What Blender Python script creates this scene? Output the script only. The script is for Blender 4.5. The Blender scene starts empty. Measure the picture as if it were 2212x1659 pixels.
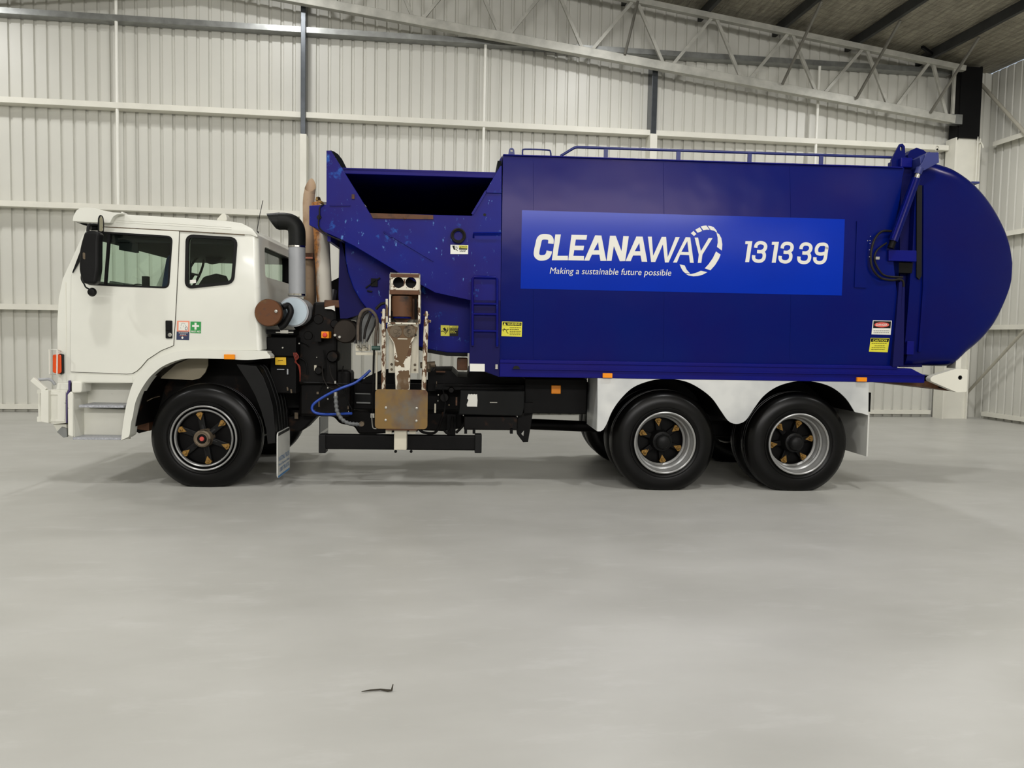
import bpy, bmesh, math, random
from mathutils import Vector, Matrix
from mathutils.geometry import tessellate_polygon
random.seed(7)
C = bpy.context.scene.collection
PI = math.pi

# ------------------------------------------------------------------ camera
FPX, PITCH, YAW, ROLL = 1733.0, .0601, .0620, .0179
WA, DIST, CAMH = .0653, 7.564, 1.4746          # WA = angle of the truck to the back wall
CX, CY = 1106.0, 829.5
ca, sa = math.cos(WA), math.sin(WA)
TB = Matrix(((ca, sa, 0), (-sa, ca, 0), (0, 0, 1)))   # truck frame -> building frame
fwd = Vector((math.sin(YAW)*math.cos(PITCH), math.cos(YAW)*math.cos(PITCH), -math.sin(PITCH)))
rgt = Vector((math.cos(YAW), -math.sin(YAW), 0)); up = rgt.cross(fwd)
ax = math.cos(ROLL)*rgt + math.sin(ROLL)*up
ay = -math.sin(ROLL)*rgt + math.cos(ROLL)*up
EYE = Vector((0, -DIST, CAMH))
cam = bpy.data.cameras.new('camera'); co = bpy.data.objects.new('camera', cam); C.objects.link(co)
bx_, by_, bf_ = TB @ ax, TB @ ay, TB @ fwd
m = Matrix((bx_, by_, -bf_)).transposed().to_4x4(); m.translation = TB @ EYE
co.matrix_world = m
cam.sensor_width = 36; cam.lens = 36*FPX/2212; cam.clip_start = .05; cam.clip_end = 200
sc = bpy.context.scene; sc.camera = co

# ------------------------------------------------------------------ world, lights, exposure
sc.view_settings.view_transform = 'Standard'; sc.view_settings.look = 'None'
sc.view_settings.exposure = -0.78; sc.view_settings.gamma = 1; sc.view_settings.use_curve_mapping = False
w = bpy.data.worlds.new('world'); sc.world = w; w.use_nodes = True
w.node_tree.nodes['Background'].inputs[0].default_value = (.75, .87, 1, 1)
w.node_tree.nodes['Background'].inputs[1].default_value = 1.0
def area(name, loc, size, power, col, rot=(0, 0, 0), sy=None):
    l = bpy.data.lights.new(name, 'AREA'); l.energy = power; l.color = col; l.size = size
    if sy: l.shape = 'RECTANGLE'; l.size_y = sy
    else: l.shape = 'DISK'
    o = bpy.data.objects.new(name, l); C.objects.link(o); o.location = loc; o.rotation_euler = rot
    return o
WARM = (1, .992, .98)
for lx in (-9, -3, 3, 8.3):
    for ly, pw in ((4.3, 212), (-3.6, 285), (-11, 130)):
        zz = 7.75 - .127*max(lx, -lx-8) - (.18 if ly > 0 else .4)
        if lx > 8 and ly < 0: pw *= .7
        if lx == -9: pw *= 1.45
        area('high_bay_light', (lx, ly, zz), .55, pw, WARM)
area('window_daylight', (0.25, -17.9, 5.15), 19, 480, (1, .98, .97), (PI/2, 0, 0), 1.1)
area('window_daylight', (0.25, -17.9, 6.75), 13, 2000, (1, .97, .94), (PI/2, 0, 0), .6)

# ------------------------------------------------------------------ coordinates
def ray(px, py): return (px-CX)/FPX*ax - (py-CY)/FPX*ay + fwd
def T(px, py, Y=0.0):
    "photo pixel -> point at depth Y of the truck frame"
    d = ray(px, py); t = (Y+DIST)/d.y; return EYE + d*t
def TX(px, py, X):
    d = ray(px, py); t = X/d.x; return EYE + d*t
def Bd(px, py, Y):
    d = TB @ ray(px, py); o = TB @ EYE; return o + d*((Y-o.y)/d.y)
def Bx(px, py, X):
    d = TB @ ray(px, py); o = TB @ EYE; return o + d*((X-o.x)/d.x)
def Bz(px, py, Z=0.0):
    d = TB @ ray(px, py); o = TB @ EYE; return o + d*((Z-o.z)/d.z)
def L(pts, Y=0.0):
    "list of pixels -> list of (x, z) in the truck frame"
    return [(T(x, y, Y).x, T(x, y, Y).z) for x, y in pts]

# ------------------------------------------------------------------ materials
def S(r, g, b):
    f = lambda c: (c/255/12.92 if c/255 <= .04045 else ((c/255+.055)/1.055)**2.4)
    return (f(r), f(g), f(b), 1)
def newmat(name):
    m = bpy.data.materials.new(name); m.use_nodes = True; n = m.node_tree.nodes
    return m, n, m.node_tree.links, n['Principled BSDF']
def ramp(n, a, b, ca_=(0, 0, 0, 1), cb=(1, 1, 1, 1)):
    r = n.new('ShaderNodeValToRGB'); e = r.color_ramp.elements
    e[0].position = a; e[1].position = b; e[0].color = ca_; e[1].color = cb; return r
def noise(n, l, scale, detail=4, rough=.55, stretch=None, vec='Object'):
    tc = n.new('ShaderNodeTexCoord'); t = n.new('ShaderNodeTexNoise')
    t.inputs['Scale'].default_value = scale; t.inputs['Detail'].default_value = detail; t.inputs['Roughness'].default_value = rough
    if stretch:
        mp = n.new('ShaderNodeMapping'); mp.inputs['Scale'].default_value = stretch
        l.new(tc.outputs[vec], mp.inputs[0]); l.new(mp.outputs[0], t.inputs['Vector'])
    else: l.new(tc.outputs[vec], t.inputs['Vector'])
    return t
def mix(n, l, fac, a, b):
    x = n.new('ShaderNodeMix'); x.data_type = 'RGBA'
    if isinstance(fac, (int, float)): x.inputs[0].default_value = fac
    else: l.new(fac, x.inputs[0])
    for v, k in ((a, 6), (b, 7)):
        if isinstance(v, tuple): x.inputs[k].default_value = v
        else: l.new(v, x.inputs[k])
    return x.outputs[2]
def plain(name, col, rough=.5, metal=0.0, var=.12, vs=3.0, bump=0.0, bs=60, coat=0.0, spec=.5):
    m, n, l, p = newmat(name)
    t = noise(n, l, vs); r = ramp(n, .35, .7); l.new(t.outputs[0], r.inputs[0])
    d = tuple(c*(1-var) for c in col[:3])+(1,); e = tuple(min(1, c*(1+var*.6)) for c in col[:3])+(1,)
    l.new(mix(n, l, r.outputs[0], d, e), p.inputs['Base Color'])
    p.inputs['Roughness'].default_value = rough; p.inputs['Metallic'].default_value = metal
    p.inputs['Coat Weight'].default_value = coat; p.inputs['Coat Roughness'].default_value = .12
    if spec == .5 and max(col[:3]) < .06: spec = .16
    p.inputs['Specular IOR Level'].default_value = spec
    if bump:
        t2 = noise(n, l, bs, 2); b = n.new('ShaderNodeBump'); b.inputs['Strength'].default_value = bump; b.inputs['Distance'].default_value = .01
        l.new(t2.outputs[0], b.inputs['Height']); l.new(b.outputs[0], p.inputs['Normal'])
    return m
def worn(name, paint, under, amount=.5, scale=9, rough=.55, soft=.03, stretch=None, metal=0.0, under2=None, coat=0.0):
    "paint with chips or patches of another colour showing"
    m, n, l, p = newmat(name)
    t = noise(n, l, scale, 6, .6, stretch); r = ramp(n, amount, amount+soft); l.new(t.outputs[0], r.inputs[0])
    u = under
    if under2:
        t3 = noise(n, l, scale*.6, 4); r3 = ramp(n, .4, .6); l.new(t3.outputs[0], r3.inputs[0]); u = mix(n, l, r3.outputs[0], under, under2)
    t2 = noise(n, l, 2.2, 3); r2 = ramp(n, .3, .7); l.new(t2.outputs[0], r2.inputs[0])
    pp = mix(n, l, r2.outputs[0], tuple(c*.88 for c in paint[:3])+(1,), paint)
    l.new(mix(n, l, r.outputs[0], pp, u), p.inputs['Base Color'])
    p.inputs['Roughness'].default_value = rough; p.inputs['Metallic'].default_value = metal
    p.inputs['Coat Weight'].default_value = coat; p.inputs['Coat Roughness'].default_value = .15
    p.inputs['Specular IOR Level'].default_value = .14 if max(paint[:3]) < .06 else .3
    return m
M = {}
CREAM = S(221, 219, 205)
M['wall'] = plain('wall_sheet', S(205, 204, 195), .38, 0, .05, .6, spec=.45)
M['girt_cream'] = plain('painted_girt', S(222, 220, 208), .45, 0, .05)
M['rodpaint'] = plain('rod_white', S(236, 235, 226), .4, 0, .03)
M['galv'] = plain('galvanised_steel', S(150, 152, 150), .34, .75, .2, 6)
M['galv_light'] = plain('galvanised_truss', S(178, 177, 168), .5, .25, .18, 5)
M['darksteel'] = plain('dark_steel', S(17, 17, 18), .5, .2, .2)
M['purlin'] = plain('purlin_steel', S(60, 61, 60), .5, .3, .2)
M['mullion'] = plain('dark_galvanised', S(74, 78, 82), .28, .6, .25, 4)
M['strut'] = plain('strut_steel', S(112, 110, 102), .5, .2, .2)
M['brace'] = plain('painted_brace', S(170, 166, 152), .5, 0, .12)
M['cab'] = plain('cab_paint', S(220, 220, 210), .32, 0, .05, 1.2, coat=.35)
M['cab_dull'] = plain('cab_plastic', S(214, 212, 199), .45, 0, .06, 2)
M['black'] = plain('black_plastic', S(20, 20, 20), .42, 0, .25)
M['matblack'] = plain('chassis_black', S(9, 8, 8), .5, 0, .4, 7, spec=.12)
M['grime'] = worn('greasy_engine_black', S(11, 9, 8), S(48, 31, 20), .58, 7, .5, .12)
M['gloss_black'] = plain('tool_box_black', S(16, 17, 17), .28, 0, .2)
M['silver'] = plain('silver_rim', S(158, 158, 156), .36, .5, .12, 9)
M['chrome'] = plain('chrome', S(225, 222, 215), .12, 1, .03)
M['steel'] = plain('bare_steel', S(170, 168, 160), .35, .7, .1)
M['alu'] = None
M['interior'] = plain('cab_interior', S(28, 29, 31), .7, 0, .2)
M['seat'] = plain('seat_cloth', S(22, 38, 66), .8, 0, .25, 20)
M['pale_blue'] = plain('air_cleaner_cover', S(176, 190, 198), .4, 0, .06)
M['pipe_grey'] = plain('intake_pipe_grey', S(160, 162, 165), .42, 0, .06)
M['intake_black'] = plain('intake_rubber', S(30, 31, 29), .5, 0, .12)
M['amber'] = plain('amber_lens', S(236, 140, 10), .25, 0, .06)
M['orange'] = plain('orange_lens', S(222, 78, 22), .25, 0, .08)
M['red'] = plain('red_plastic', S(205, 48, 30), .4)
M['hub_red'] = plain('hub_cap_red', S(186, 70, 62), .5)
M['yellow'] = plain('sticker_yellow', S(212, 205, 50), .45, 0, .06)
M['tag_yellow'] = plain('tag_yellow', S(225, 180, 20), .5, 0, .06)
M['white'] = plain('sticker_white', S(222, 221, 212), .45, 0, .04)
M['offwhite_lettering'] = plain('lettering_white', S(214, 212, 202), .4, 0, .02)
M['green'] = plain('sticker_green', S(38, 140, 66), .45, 0, .05)
M['navy'] = plain('sticker_navy', S(38, 48, 82), .45)
M['salmon'] = plain('sticker_orange_border', S(226, 140, 112), .45)
M['textblack'] = plain('printed_black', S(20, 20, 20), .5)
M['danger_red'] = plain('danger_oval_red', S(206, 84, 72), .45)
M['text_blue'] = plain('printed_blue', S(60, 120, 175), .5)
M['blue_hose'] = plain('blue_hose', S(28, 66, 160), .35)
M['hose'] = plain('rubber_hose', S(30, 27, 25), .5, 0, .3, 20)
M['hose_brown'] = plain('dusty_hose_cover', S(82, 72, 62), .8, 0, .3, 20)
M['hose_grey'] = plain('grey_corrugated_hose', S(100, 102, 102), .5)
M['wire_red'] = plain('red_wiring', S(120, 40, 25), .6)
M['rust'] = worn('rusted_plate', S(124, 98, 56), S(84, 52, 32), .5, 3.2, .62, .14, (1, 1, .7), .1, S(104, 98, 88))
M['rust_orange'] = worn('rusted_orange_cap', S(96, 60, 34), S(56, 48, 52), .54, 9, .6, .12, None, .1, S(120, 86, 40))
M['rust_brown'] = worn('rusty_brown_steel', S(92, 60, 38), S(40, 34, 30), .52, 7, .6, .2)
M['armpaint'] = worn('chipped_white_arm_paint', S(214, 208, 192), S(96, 74, 50), .535, 15, .6, .015, None, 0, S(84, 58, 38))
M['armpaint_rod'] = worn('chipped_white_rod_paint', S(206, 198, 180), S(92, 64, 44), .50, 34, .6, .02, (1, 1, .4))
M['armplate'] = plain('cream_back_plate', S(196, 190, 172), .5, 0, .08)
M['exhaust_white'] = plain('dirty_white_exhaust', S(206, 200, 186), .55)
M['tan'] = worn('heat_tan_stack', S(186, 160, 132), S(132, 92, 58), .55, 3, .5, .2)
M['steppaint'] = worn('scuffed_cream_step', S(228, 227, 216), S(160, 158, 150), .66, 14, .5, .03)
M['bumperpaint'] = worn('scuffed_white_bumper', S(222, 221, 210), S(120, 124, 130), .70, 10, .5, .02)
M['tread'] = plain('step_tread_alu', S(176, 178, 184), .4, .3, .25, 60, .5, 90)
M['flap'] = plain('mudflap_white', S(196, 196, 190), .5, 0, .05)
M['flap_dark'] = plain('mudflap_grey', S(128, 130, 128), .5)
M['gold'] = worn('wheel_clamp_gold', S(146, 112, 56), S(60, 46, 30), .58, 22, .5, .06, None, .4)
M['hubmetal'] = worn('dirty_hub_steel', S(104, 92, 76), S(52, 44, 36), .52, 16, .5, .1, None, .4)
M['twig'] = plain('twig_brown', S(62, 58, 50), .8)

# truck paints
def bluepaint(name, base, scuff, amt, rough, sc_=9, coat=.13, wave=.16, tint=(1, .78, .84, 1), fine=False):
    m, n, l, p = newmat(name)
    t = noise(n, l, 1.3, 4); r = ramp(n, .35, .7); l.new(t.outputs[0], r.inputs[0])
    a = mix(n, l, r.outputs[0], base[0], base[1])
    t2 = noise(n, l, sc_, 7, .62); r2 = ramp(n, amt, amt+.06); l.new(t2.outputs[0], r2.inputs[0])
    bc = mix(n, l, r2.outputs[0], a, scuff)
    if fine:
        t5 = noise(n, l, 26, 6, .7, (1, 1, .45)); r5 = ramp(n, .64, .69); l.new(t5.outputs[0], r5.inputs[0]); bc = mix(n, l, r5.outputs[0], bc, S(84, 128, 186))
    l.new(bc, p.inputs['Base Color'])
    p.inputs['Roughness'].default_value = rough; p.inputs['Specular IOR Level'].default_value = coat; p.inputs['Specular Tint'].default_value = tint
    t3 = noise(n, l, 1.6, 2); b = n.new('ShaderNodeBump'); b.inputs['Strength'].default_value = wave; b.inputs['Distance'].default_value = .05
    l.new(t3.outputs[0], b.inputs['Height']); l.new(b.outputs[0], p.inputs['Normal'])
    return m
M['body'] = bluepaint('container_blue', (S(0, 20, 92), S(7, 15, 88)), S(34, 28, 88), .72, .22)
M['gate'] = bluepaint('tailgate_blue', (S(1, 15, 84), S(8, 13, 78)), S(24, 34, 104), .74, .22, coat=.12, wave=.05)
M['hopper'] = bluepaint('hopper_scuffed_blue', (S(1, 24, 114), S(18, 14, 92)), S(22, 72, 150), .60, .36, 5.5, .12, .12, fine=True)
M['hopper_dark'] = bluepaint('hopper_dark_blue', (S(8, 16, 74), S(12, 16, 70)), S(30, 60, 120), .78, .5)  # darker blue of the apron, ladder panel, tailgate frame and drain channels
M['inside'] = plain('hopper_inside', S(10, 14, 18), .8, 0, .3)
M['sill'] = bluepaint('sill_blue', (S(4, 16, 104), S(12, 14, 98)), S(50, 50, 120), .76, .38)
M['decal'] = plain('decal_blue', S(2, 42, 160), .17, 0, .06, 1.5, coat=0, spec=.13)
M['trimblue'] = plain('rail_blue', S(30, 40, 104), .45)
# exhaust canister: white with rust running down one flank
m, n, l, p = newmat('rust_streaked_exhaust')
tc = n.new('ShaderNodeTexCoord'); sx = n.new('ShaderNodeSeparateXYZ'); l.new(tc.outputs['Generated'], sx.inputs[0])
t = noise(n, l, 8, 6, .65, (1, 1, .3)); ad = n.new('ShaderNodeMath'); ad.operation = 'MULTIPLY_ADD'; ad.inputs[1].default_value = -.85; l.new(sx.outputs[0], ad.inputs[0]); l.new(t.outputs[0], ad.inputs[2])
r = ramp(n, .02, .22); l.new(ad.outputs[0], r.inputs[0]); t2 = noise(n, l, 30, 4); r2 = ramp(n, .45, .62, S(186, 122, 58), S(128, 82, 44)); l.new(t2.outputs[0], r2.inputs[0])
l.new(mix(n, l, r.outputs[0], S(206, 200, 186), r2.outputs[0]), p.inputs['Base Color']); p.inputs['Roughness'].default_value = .6
M['exhaust_white'] = m
# glass: transparent with fresnel reflection
def glass(name, tint):
    m, n, l, p = newmat(name); n.remove(p); out = n['Material Output']
    t = n.new('ShaderNodeBsdfTransparent'); t.inputs[0].default_value = tint
    g = n.new('ShaderNodeBsdfGlossy'); g.inputs['Roughness'].default_value = .03
    lw = n.new('ShaderNodeLayerWeight'); pw_ = n.new('ShaderNodeMath'); pw_.operation = 'POWER'; pw_.inputs[1].default_value = 5
    f = n.new('ShaderNodeMath'); f.operation = 'MULTIPLY_ADD'; f.inputs[1].default_value = .8; f.inputs[2].default_value = .03
    l.new(lw.outputs['Facing'], pw_.inputs[0]); l.new(pw_.outputs[0], f.inputs[0])
    x = n.new('ShaderNodeMixShader'); l.new(f.outputs[0], x.inputs[0]); l.new(t.outputs[0], x.inputs[1]); l.new(g.outputs[0], x.inputs[2])
    l.new(x.outputs[0], out.inputs[0]); return m
M['glass'] = glass('tinted_window_glass', (.92, .98, .935, 1))
M['mirror'] = plain('mirror_glass', S(210, 206, 180), .1, .8, .02)
# chequer plate aluminium
m, n, l, p = newmat('chequer_plate_aluminium')
t = noise(n, l, 2.2, 3); r = ramp(n, .35, .65, S(176, 178, 178), S(206, 207, 204)); l.new(t.outputs[0], r.inputs[0]); l.new(r.outputs[0], p.inputs['Base Color'])
p.inputs['Metallic'].default_value = .25; p.inputs['Roughness'].default_value = .42
tc = n.new('ShaderNodeTexCoord'); v = n.new('ShaderNodeTexChecker'); v.inputs['Scale'].default_value = 40
mp = n.new('ShaderNodeMapping'); mp.inputs['Rotation'].default_value = (0, .785, 0)
l.new(tc.outputs['Object'], mp.inputs[0]); l.new(mp.outputs[0], v.inputs['Vector'])
b = n.new('ShaderNodeBump'); b.inputs['Strength'].default_value = .12; b.inputs['Distance'].default_value = .004; l.new(v.outputs[1], b.inputs['Height']); l.new(b.outputs[0], p.inputs['Normal'])
M['alu'] = m
# rubber
m, n, l, p = newmat('tyre_rubber')
t = noise(n, l, 6, 4); r = ramp(n, .35, .75, S(4, 4, 4), S(10, 9, 8)); l.new(t.outputs[0], r.inputs[0]); l.new(r.outputs[0], p.inputs['Base Color'])
p.inputs['Roughness'].default_value = .32; p.inputs['Specular IOR Level'].default_value = .2; M['rubber'] = m
# concrete floor
m, n, l, p = newmat('concrete_floor')
t = noise(n, l, .55, 6, .6, (1, 1.8, 1)); r = ramp(n, .3, .75, S(170, 169, 162), S(188, 187, 181)); l.new(t.outputs[0], r.inputs[0])
t2 = noise(n, l, 3.0, 8, .65, (.6, 1.6, 1)); r2 = ramp(n, .55, .85); l.new(t2.outputs[0], r2.inputs[0])
a = mix(n, l, r2.outputs[0], r.outputs[0], S(194, 193, 188))
t3 = noise(n, l, 1.7, 8, .7); r3 = ramp(n, .70, .84); l.new(t3.outputs[0], r3.inputs[0])
a2 = mix(n, l, r3.outputs[0], a, S(160, 156, 144)); 
fac = n.new('ShaderNodeMath'); fac.operation = 'MULTIPLY'; fac.inputs[1].default_value = .6
l.new(a2, p.inputs['Base Color'])
t4 = noise(n, l, 2.5, 5); r4 = n.new('ShaderNodeMapRange'); r4.inputs[3].default_value = .30; r4.inputs[4].default_value = .48; l.new(t4.outputs[0], r4.inputs[0]); l.new(r4.outputs[0], p.inputs['Roughness'])
p.inputs['Specular IOR Level'].default_value = .45
M['floor'] = m
# foil roof blanket
m, n, l, p = newmat('foil_roof_blanket')
t = noise(n, l, 5, 6, .6, (3, .5, 1)); r = ramp(n, .3, .75, S(112, 107, 94), S(176, 170, 152)); l.new(t.outputs[0], r.inputs[0])
tc = n.new('ShaderNodeTexCoord'); bk = n.new('ShaderNodeTexBrick'); bk.inputs['Scale'].default_value = 1; bk.offset = 0
bk.inputs['Mortar Size'].default_value = .004; bk.inputs['Brick Width'].default_value = .3; bk.inputs['Row Height'].default_value = .15
bk.inputs['Color1'].default_value = (1, 1, 1, 1); bk.inputs['Color2'].default_value = (1, 1, 1, 1); bk.inputs['Mortar'].default_value = (0, 0, 0, 1)
l.new(tc.outputs['Object'], bk.inputs['Vector'])
l.new(mix(n, l, bk.outputs[0], S(96, 92, 80), r.outputs[0]), p.inputs['Base Color'])
p.inputs['Roughness'].default_value = .45; p.inputs['Metallic'].default_value = .3
t2 = noise(n, l, 6, 5, .6, (3, .6, 1)); b = n.new('ShaderNodeBump'); b.inputs['Strength'].default_value = .8; b.inputs['Distance'].default_value = .05
l.new(t2.outputs[0], b.inputs['Height']); l.new(b.outputs[0], p.inputs['Normal']); M['foil'] = m
M['bluetape'] = plain('blue_tape', S(40, 84, 100), .5)

# ------------------------------------------------------------------ mesh builder
OFF = Vector((0, 0, 0))       # subtracted from every vertex of the truck's parts
class MB:
    def __init__(s): s.v = []; s.f = []; s.sm = []
    def add(s, vs, fs, smooth=False):
        k = len(s.v); s.v += [Vector(v) for v in vs]
        for f in fs: s.f.append([i+k for i in f]); s.sm.append(smooth)
        return s
    def box(s, x0, x1, y0, y1, z0, z1):
        v = [(x, y, z) for x in (x0, x1) for y in (y0, y1) for z in (z0, z1)]
        return s.add(v, [(0, 1, 3, 2), (4, 6, 7, 5), (0, 4, 5, 1), (2, 3, 7, 6), (0, 2, 6, 4), (1, 5, 7, 3)])
    def bar(s, p, q, w, h, upv=(0, 0, 1)):
        p, q = Vector(p), Vector(q); d = (q-p).normalized(); u = Vector(upv)
        if abs(d.dot(u)) > .98: u = Vector((0, 1, 0))
        a = d.cross(u).normalized(); b = a.cross(d).normalized(); vs = []
        for c in (p, q):
            for i, j in ((-1, -1), (1, -1), (1, 1), (-1, 1)): vs.append(c+a*i*w/2+b*j*h/2)
        return s.add(vs, [(3, 2, 1, 0), (4, 5, 6, 7), (0, 1, 5, 4), (1, 2, 6, 5), (2, 3, 7, 6), (3, 0, 4, 7)])
    def tube(s, pts, r, seg=12, closed=False, caps=True):
        pts = [Vector(p) for p in pts]; n = len(pts); rs = r if isinstance(r, (list, tuple)) else [r]*n
        k = len(s.v); prev = None
        for i, p in enumerate(pts):
            if closed: d = pts[(i+1) % n]-pts[i-1]
            else: d = pts[min(i+1, n-1)]-pts[max(i-1, 0)]
            d.normalize()
            if prev is None:
                u = Vector((0, 0, 1)) if abs(d.z) < .9 else Vector((1, 0, 0)); a = d.cross(u).normalized()
            else: a = (prev-d*prev.dot(d)).normalized()
            prev = a; b = d.cross(a)
            for j in range(seg):
                t = 2*PI*j/seg; s.v.append(p+(a*math.cos(t)+b*math.sin(t))*rs[i])
        for i in range(n if closed else n-1):
            for j in range(seg):
                a0 = k+i*seg+j; a1 = k+i*seg+(j+1) % seg; b0 = k+((i+1) % n)*seg+j; b1 = k+((i+1) % n)*seg+(j+1) % seg
                s.f.append([a0, a1, b1, b0]); s.sm.append(True)
        if caps and not closed:
            s.f.append([k+j for j in range(seg)][::-1]); s.sm.append(False)
            s.f.append([k+(n-1)*seg+j for j in range(seg)]); s.sm.append(False)
        return s
    def lathe(s, c, prof, seg=48, axis='y', flat=None, smooth=True):
        "prof: list of (offset along axis, radius)"
        c = Vector(c); k = len(s.v)
        for o, r in prof:
            for j in range(seg):
                t = 2*PI*j/seg; u, w_ = math.cos(t)*r, math.sin(t)*r
                if axis == 'y': v = c+Vector((u, o, w_))
                elif axis == 'z': v = c+Vector((u, w_, o))
                else: v = c+Vector((o, u, w_))
                if flat is not None and v.z < flat: v.z = flat
                s.v.append(v)
        for i in range(len(prof)-1):
            for j in range(seg):
                a0 = k+i*seg+j; a1 = k+i*seg+(j+1) % seg
                s.f.append([a0, a0+seg, a1+seg, a1]); s.sm.append(smooth)
        for i in (0, len(prof)-1):
            if 1e-4 < prof[i][1] < .03: s.f.append([k+i*seg+j for j in range(seg)]); s.sm.append(False)
        return s
    def prism(s, loops, y0, y1, yf=None, plane='y'):
        "loops: outline (and holes) as (x, z) lists; extruded from y0 to y1"
        if isinstance(loops[0][0], (int, float)): loops = [loops]
        def P(u, v, y):
            if plane == 'y': return Vector((u, y+(yf(v) if yf else 0), v))
            if plane == 'x': return Vector((y, u, v))
            return Vector((u, v, y))
        flat = [q for lp in loops for q in lp]; n = len(flat); k = len(s.v)
        s.v += [P(u, v, y0) for u, v in flat]+[P(u, v, y1) for u, v in flat]
        if len(loops) == 1 and not yf:
            s.f.append([k+i for i in range(n)]); s.f.append([k+n+i for i in range(n)][::-1]); s.sm += [False, False]
        else:
            for t in tessellate_polygon([[Vector((u, v, 0)) for u, v in lp] for lp in loops]):
                s.f.append([k+i for i in t]); s.f.append([k+n+i for i in t][::-1]); s.sm += [False, False]
        o = 0
        for lp in loops:
            q = len(lp)
            for i in range(q):
                a0, a1 = k+o+i, k+o+(i+1) % q; s.f.append([a0, a1, a1+n, a0+n]); s.sm.append(False)
            o += q
        return s
    def mesh(s, name, off):
        me = bpy.data.meshes.new(name); me.from_pydata([v-off for v in s.v], [], s.f)
        me.polygons.foreach_set('use_smooth', s.sm)
        bm = bmesh.new(); bm.from_mesh(me); bmesh.ops.remove_doubles(bm, verts=bm.verts, dist=1e-5)
        bmesh.ops.recalc_face_normals(bm, faces=bm.faces); bm.to_mesh(me); bm.free(); me.update()
        if any(s.sm): me.set_sharp_from_angle(angle=.75)
        return me
    def build(s, name, mat, parent=None, bevel=0, seg=2, label=None, off=None):
        off = OFF if off is None else off
        o = bpy.data.objects.new(name, s.mesh(name, off)); C.objects.link(o)
        for q in (mat if isinstance(mat, list) else [mat]): o.data.materials.append(q)
        if parent: o.parent = parent
        if bevel:
            b_ = o.modifiers.new('bevel', 'BEVEL'); b_.width = bevel; b_.segments = seg; b_.limit_method = 'ANGLE'; b_.angle_limit = .6
            b_.harden_normals = False
        if label: o['label'] = label
        return o
def tag(o, label=None, cat=None, group=None, kind=None):
    if label: o['label'] = label
    if cat: o['category'] = cat
    if group: o['group'] = group
    if kind: o['kind'] = kind
    return o
def arc(cx, cz, r, a0, a1, n=12):
    return [(cx+r*math.cos(math.radians(a0+(a1-a0)*i/n)), cz+r*math.sin(math.radians(a0+(a1-a0)*i/n))) for i in range(n+1)]
def rrect(x0, z0, x1, z1, r, n=4):
    return (arc(x1-r, z0+r, r, -90, 0, n)+arc(x1-r, z1-r, r, 0, 90, n)+arc(x0+r, z1-r, r, 90, 180, n)+arc(x0+r, z0+r, r, 180, 270, n))
def roundpoly(pts, r, n=4):
    "round the corners of a polygon"
    out = []; N = len(pts)
    for i in range(N):
        p = Vector(pts[i]); a = Vector(pts[i-1])-p; b_ = Vector(pts[(i+1) % N])-p
        rr = min(r, a.length*.45, b_.length*.45); A = p+a.normalized()*rr; B_ = p+b_.normalized()*rr
        for k in range(n+1):
            t = k/n; q = A*(1-t)**2+p*2*t*(1-t)+B_*t*t; out.append((q.x, q.y))
    return out
def catmull(pts, n=6, closed=False):
    pts = [Vector(p) for p in pts]; out = []; N = len(pts)
    rng = range(N) if closed else range(N-1)
    for i in rng:
        g = (lambda j: pts[j % N]) if closed else (lambda j: pts[max(0, min(N-1, j))])
        p0, p1, p2, p3 = g(i-1), g(i), g(i+1), g(i+2)
        for k in range(n):
            t = k/n; out.append(.5*((2*p1)+(p2-p0)*t+(2*p0-5*p1+4*p2-p3)*t*t+(3*p1-p0-3*p2+p3)*t**3))
    if not closed: out.append(pts[-1])
    return out
def ribbon(pts, w):
    "constant-width stroke outline in 2D"
    P = [Vector(p) for p in pts]; n = len(P); Lf, Rt = [], []
    for i in range(n):
        d = (P[min(i+1, n-1)]-P[max(i-1, 0)]).normalized(); nn = Vector((-d.y, d.x))
        Lf.append(P[i]+nn*w/2); Rt.append(P[i]-nn*w/2)
    return [tuple(q) for q in Lf+Rt[::-1]]
def strip(mb, pts, w, y0, y1, f=None, yf=None):
    "stroke built as quads (safe when it curls); f maps the 2D point to (x, z)"
    P = [Vector(p) for p in pts]; n = len(P); rows = []
    for i in range(n):
        d = (P[min(i+1, n-1)]-P[max(i-1, 0)]).normalized(); nn = Vector((-d.y, d.x))
        rows.append((P[i]+nn*w/2, P[i]-nn*w/2))
    g = f or (lambda q: q)
    for i in range(n-1):
        mb.prism([tuple(g(rows[i][0])), tuple(g(rows[i+1][0])), tuple(g(rows[i+1][1])), tuple(g(rows[i][1]))], y0, y1, yf)
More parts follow.
